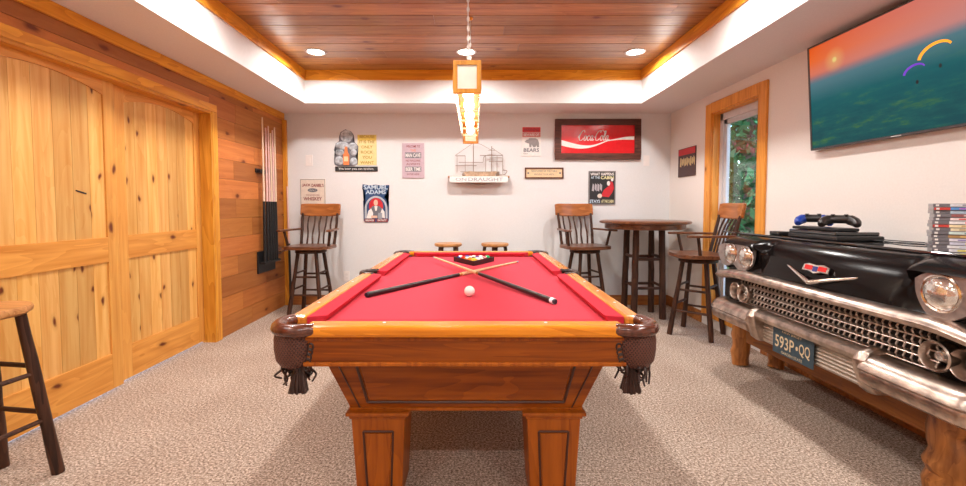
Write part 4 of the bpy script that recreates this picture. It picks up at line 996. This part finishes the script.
# things on the console top
zt = 1.0435
cn = thing('game_console', 'flat black game console lying on the car-front table under the controllers', 'game console', (2.15, 2.56, zt))
obj('lower_case', box(BM(), 2.0, 2.27, 2.37, 2.74, zt, zt+.028), M_black, cn, bevel=.008)
bm = BM(); poly(bm, Fr((0, 0, zt+.028), (1, 0, 0), (0, 1, 0)), [(2.02, 2.40), (2.26, 2.39), (2.26, 2.74), (2.02, 2.76)], 0, .022); obj('upper_case', bm, M_slab, cn, bevel=.006)
M_ctl = plain('controller_black', (.015, .014, .015), .35, spec=.6); M_ctb = plain('controller_blue', (.01, .045, .32), .3); M_ctg = plain('controller_brown', (.02, .014, .012), .35)
dk = thing('charging_dock', 'black dock holding two game controllers on top of the console', 'charging dock', (2.13, 2.60, zt+.05))
obj('dock_base', box(BM(), 2.07, 2.20, 2.45, 2.80, zt+.0505, zt+.068), M_black, dk, bevel=.005)
def controller(label, c, rz, m1, m2):
    t = thing('game_controller', label, 'game controller', (0, 0, 0), 0, 'game controllers on the dock')
    bm = BM(); tube(bm, catmull([(-.076, -.008, .034), (-.052, .0, .048), (0, .008, .05), (.052, .0, .048), (.076, -.008, .034)], 4), [.022]+[.031]*15+[.022], 12, flat=.8); obj('body', bm, m1, t, smooth=True)
    for s in (-1, 1):
        bm = BM(); tube(bm, catmull([(s*.05, .0, .046), (s*.072, -.03, .034), (s*.080, -.062, .018)], 4), [.030, .029, .028, .027, .026, .024, .022, .020, .015], 12); obj('grip', bm, m2, t, smooth=True)
        bm = BM(); lathe(bm, [(.006, .055), (.006, .073), (.011, .075), (.010, .080)], (s*.03, -.012, 0), 12); obj('thumbstick', bm, m1, t, smooth=True)
    t.location = c; t.rotation_euler = (0, 0, rz)
controller('black game controller with blue grips, on the console by the window end', (2.14, 2.72, zt+.068), R(-32), M_ctl, M_ctb)
controller('dark brown game controller on the console, right of the blue one', (2.14, 2.52, zt+.068), R(-42), M_ctg, M_ctg)
bm = BM(); tube(bm, catmull([(2.26, 2.42, zt+.01), (2.33, 2.36, zt+.004), (2.36, 2.25, zt+.004), (2.32, 2.13, zt+.004), (2.28, 2.04, zt+.004), (2.20, 1.97, zt+.004)], 6), .0032, 6)
tube(bm, catmull([(2.20, 2.36, zt+.008), (2.22, 2.28, zt+.004), (2.19, 2.18, zt+.004), (2.24, 2.08, zt+.004), (2.22, 1.98, zt+.004)], 6), .0032, 6)
tag(obj('power_cable', bm, M_black, loc=(2.25, 2.2, zt)), 'thin black cables trailing across the glossy tabletop behind the car front', 'cable')
sp = obj('router', box(BM(), 2.06, 2.16, 2.90, 3.0, zt, zt+.022), M_black, bevel=.004, loc=(2.11, 2.95, zt)); tag(sp, 'small black box at the window end of the glossy tabletop', 'media box')
# game cases
cols = [('pale grey and yellow', (.72, .72, .78), (.80, .70, .08)), ('white', (.80, .80, .82), (.55, .6, .7)), ('lilac and yellow', (.62, .62, .75), (.75, .62, .1)), ('white and violet', (.75, .72, .80), (.3, .25, .5)),
        ('brown and gold', (.42, .25, .10), (.70, .48, .18)), ('pale mint', (.62, .76, .72), (.2, .35, .4)), ('cream', (.80, .70, .48), (.5, .35, .2)), ('yellow cream', (.84, .72, .45), (.6, .4, .2)),
        ('white and red', (.80, .78, .80), (.70, .08, .08)), ('pale pink', (.80, .66, .66), (.6, .1, .1)), ('dark red', (.30, .10, .10), (.6, .5, .5)), ('light blue', (.50, .66, .82), (.9, .9, .9)),
        ('blue and violet', (.10, .28, .60), (.4, .15, .5)), ('grey white', (.66, .66, .70), (.3, .3, .35))]
order = ['lowest of the stack', 'second from the bottom', 'third from the bottom', 'fourth from the bottom', 'fifth from the bottom', 'sixth from the bottom', 'seventh from the bottom', 'seventh from the top', 'sixth from the top', 'fifth from the top', 'fourth from the top', 'third from the top', 'second from the top', 'topmost of the stack']
M_case = plain('case_plastic', (.18, .17, .19), .3, coat=.3)
for i, (nm_, c1, c2) in enumerate(cols):
    z = zt+i*.0148; dx = random.uniform(-.004, .004); dy = random.uniform(-.004, .003); x0, y0 = 1.985+dx, 1.862+dy
    g = thing('game_case', nm_+' game case, '+order[i]+' on the car table', 'game case', (x0, y0, z), 0, 'stack of game cases'); g_rot = R(-40+random.uniform(-1.5, 1.5))
    obj('case', box(BM(), x0, x0+.172, y0, y0+.134, z, z+.0143), M_case, g, bevel=.0015)
    obj('spine_band', box(BM(), x0+.002, x0+.050, y0-.0008, y0, z+.0015, z+.0128), plain('band_red', (.55, .05, .04), .3) if i in (7, 12) else plain('band_grey', (.16, .15, .17), .3), g)
    obj('spine', box(BM(), x0+.050, x0+.170, y0-.0008, y0, z+.0015, z+.0128), plain('spine_%d' % i, c1, .35, var=.12, scale=60), g)
    obj('spine_mark', box(BM(), x0+.008, x0+.018, y0-.0014, y0-.0008, z+.003, z+.011), S_white, g)
    obj('spine_title', box(BM(), x0+.075+.01*(i % 3), x0+.125, y0-.0014, y0-.0008, z+.004, z+.0102), plain('title_%d' % i, c2, .35), g); g.rotation_euler = (0, 0, g_rot)

# ------------------------------------------------------------------ lamps
def can(x, y, label, vis=True):
    t = thing('recessed_light', label, 'ceiling light', (x, y, ZT), 0, 'recessed lights in the plank ceiling')
    bm = BM(); tube(bm, [(x+.088*math.cos(2*math.pi*j/32), y+.088*math.sin(2*math.pi*j/32), ZT-.003) for j in range(32)], .011, 8, flat=.5, closed=True); obj('trim_ring', bm, M_white, t, smooth=True)
    bm = BM(); lathe(bm, [(.080, ZT-.003), (.079, ZT-.001)], (x, y, 0), 28); obj('lens', bm, M_can, t)
    l = bpy.data.lights.new('downlight', 'AREA'); l.shape = 'DISK'; l.size = .15; l.energy = 20 if y > 4 else 15; l.color = (1, .96, .92); l.spread = R(165)
    o = bpy.data.objects.new('downlight', l); C.objects.link(o); o.location = (0, 0, -.012); o.parent = t
for x, y, l in ((-1.55, 4.25, 'glowing round recessed light at the left of the plank ceiling'), (1.56, 4.25, 'glowing round recessed light at the right of the plank ceiling'), (-.085, 4.25, 'glowing round recessed light behind the hanging lamp rod')): can(x, y, l)
for x in (-1.55, -.085, 1.56):  # unseen rows of downlights, added to fill the room from the camera side
    for y in (2.8, 1.1, -.5): can(x, y, 'added recessed fill light in the plank ceiling, out of view')

# long hanging billiard lamp
LY0, LY1, LZ0, LZ1 = 2.10, 3.80, 1.785, 1.942; lw = .0675
la = thing('billiard_lamp', 'long wood-framed hanging lamp with glowing bulbs above the pool table', 'hanging lamp', (tc, (LY0+LY1)/2, LZ1))
for ya, s in ((LY0, 1), (LY1-.02, -1)):
    F = Fr((tc, ya, (LZ0+LZ1)/2), (1, 0, 0), (0, 0, 1)); hh = (LZ1-LZ0)/2
    fr_ = obj('end_frame', frame4(F, -lw, lw, -hh, hh, .021, -.02, 0), M_trimz, la, bevel=.002)
    obj('opal_panel', boxF(BM(), F, -lw+.02, lw-.02, -hh+.02, hh-.02, -.013, -.009), plain('opal_end_glass', (.86, .84, .72), .3, var=.06, scale=14), fr_)
bm = BM()
for sx in (-1, 1):
    a, b = sorted((tc+sx*lw, tc+sx*(lw-.014)))
    box(bm, a, b, LY0+.02, LY1-.02, LZ1-.016, LZ1)
obj('long_rail', bm, M_trim, la)
obj('top_board', box(BM(), tc-lw+.014, tc+lw-.014, LY0+.02, LY1-.02, LZ1-.010, LZ1), M_trim, la)
bm = BM()
for sx in (-1, 1):
    a, b = sorted((tc+sx*(lw-.003), tc+sx*(lw-.007))); box(bm, a, b, LY0+.02, LY1-.02, LZ0, LZ1-.016)
obj('side_glass', bm, M_clear, la)
for k in range(5):
    y = LY0+.28+k*.285; z = LZ0+.075
    bm = BM(); lathe(bm, [(.014, .052), (.015, .03), (.024, .018), (.031, -.005), (.028, -.03), (.012, -.045), (0, -.047)], (tc, y, z+.01), 18, cap=False)
    bl = obj('bulb', bm, M_bglow, la, smooth=True)
    bm = BM(); lathe(bm, [(.017, .055), (.017, .077)], (tc, y, z), 14); obj('socket', bm, plain('socket_brass', (.5, .33, .14), .35, .9), bl)
for k in range(4):
    y = LY0+.42+k*.285; bm = BM(); box(bm, tc-lw+.014, tc+lw-.014, y-.006, y+.006, LZ0, LZ0+.012); obj('cross_bar', bm, plain('bar_brass', (.6, .42, .25), .35, .6), la)
for y in (2.42, 3.50):
    bm = BM(); n = 0; z = LZ1+.004
    tube(bm, [(tc, y, LZ1), (tc, y, ZT)], .0032, 8)
    while z < ZT-.02:
        o_ = n % 2
        tube(bm, [(tc+(0 if o_ else math.cos(2*math.pi*j/10)*.0055), y+(math.cos(2*math.pi*j/10)*.0055 if o_ else 0), z+.014+math.sin(2*math.pi*j/10)*.016) for j in range(10)], .0025, 5, closed=True)
        z += .026; n += 1
    obj('hanging_chain', bm, plain('chain_metal', (.62, .56, .50), .4, .8), la)
    bm = BM(); lathe(bm, [(.022, ZT), (.022, ZT-.008), (.01, ZT-.018)], (tc, y, 0), 20); obj('canopy', bm, M_trim, la, smooth=True)

# ------------------------------------------------------------------ world and exposure
w = bpy.data.worlds.new('sky'); bpy.context.scene.world = w; w.use_nodes = True
bg = w.node_tree.nodes['Background']
sk_ = w.node_tree.nodes.new('ShaderNodeTexSky'); sk_.sky_type = 'NISHITA'; sk_.sun_disc = False; sk_.sun_elevation = R(50); sk_.sun_rotation = R(200)
w.node_tree.links.new(sk_.outputs[0], bg.inputs['Color']); bg.inputs['Strength'].default_value = .8
sc = bpy.context.scene
sc.view_settings.view_transform = 'Standard'; sc.view_settings.look = 'None'; sc.view_settings.gamma = 1; sc.view_settings.exposure = 0.15
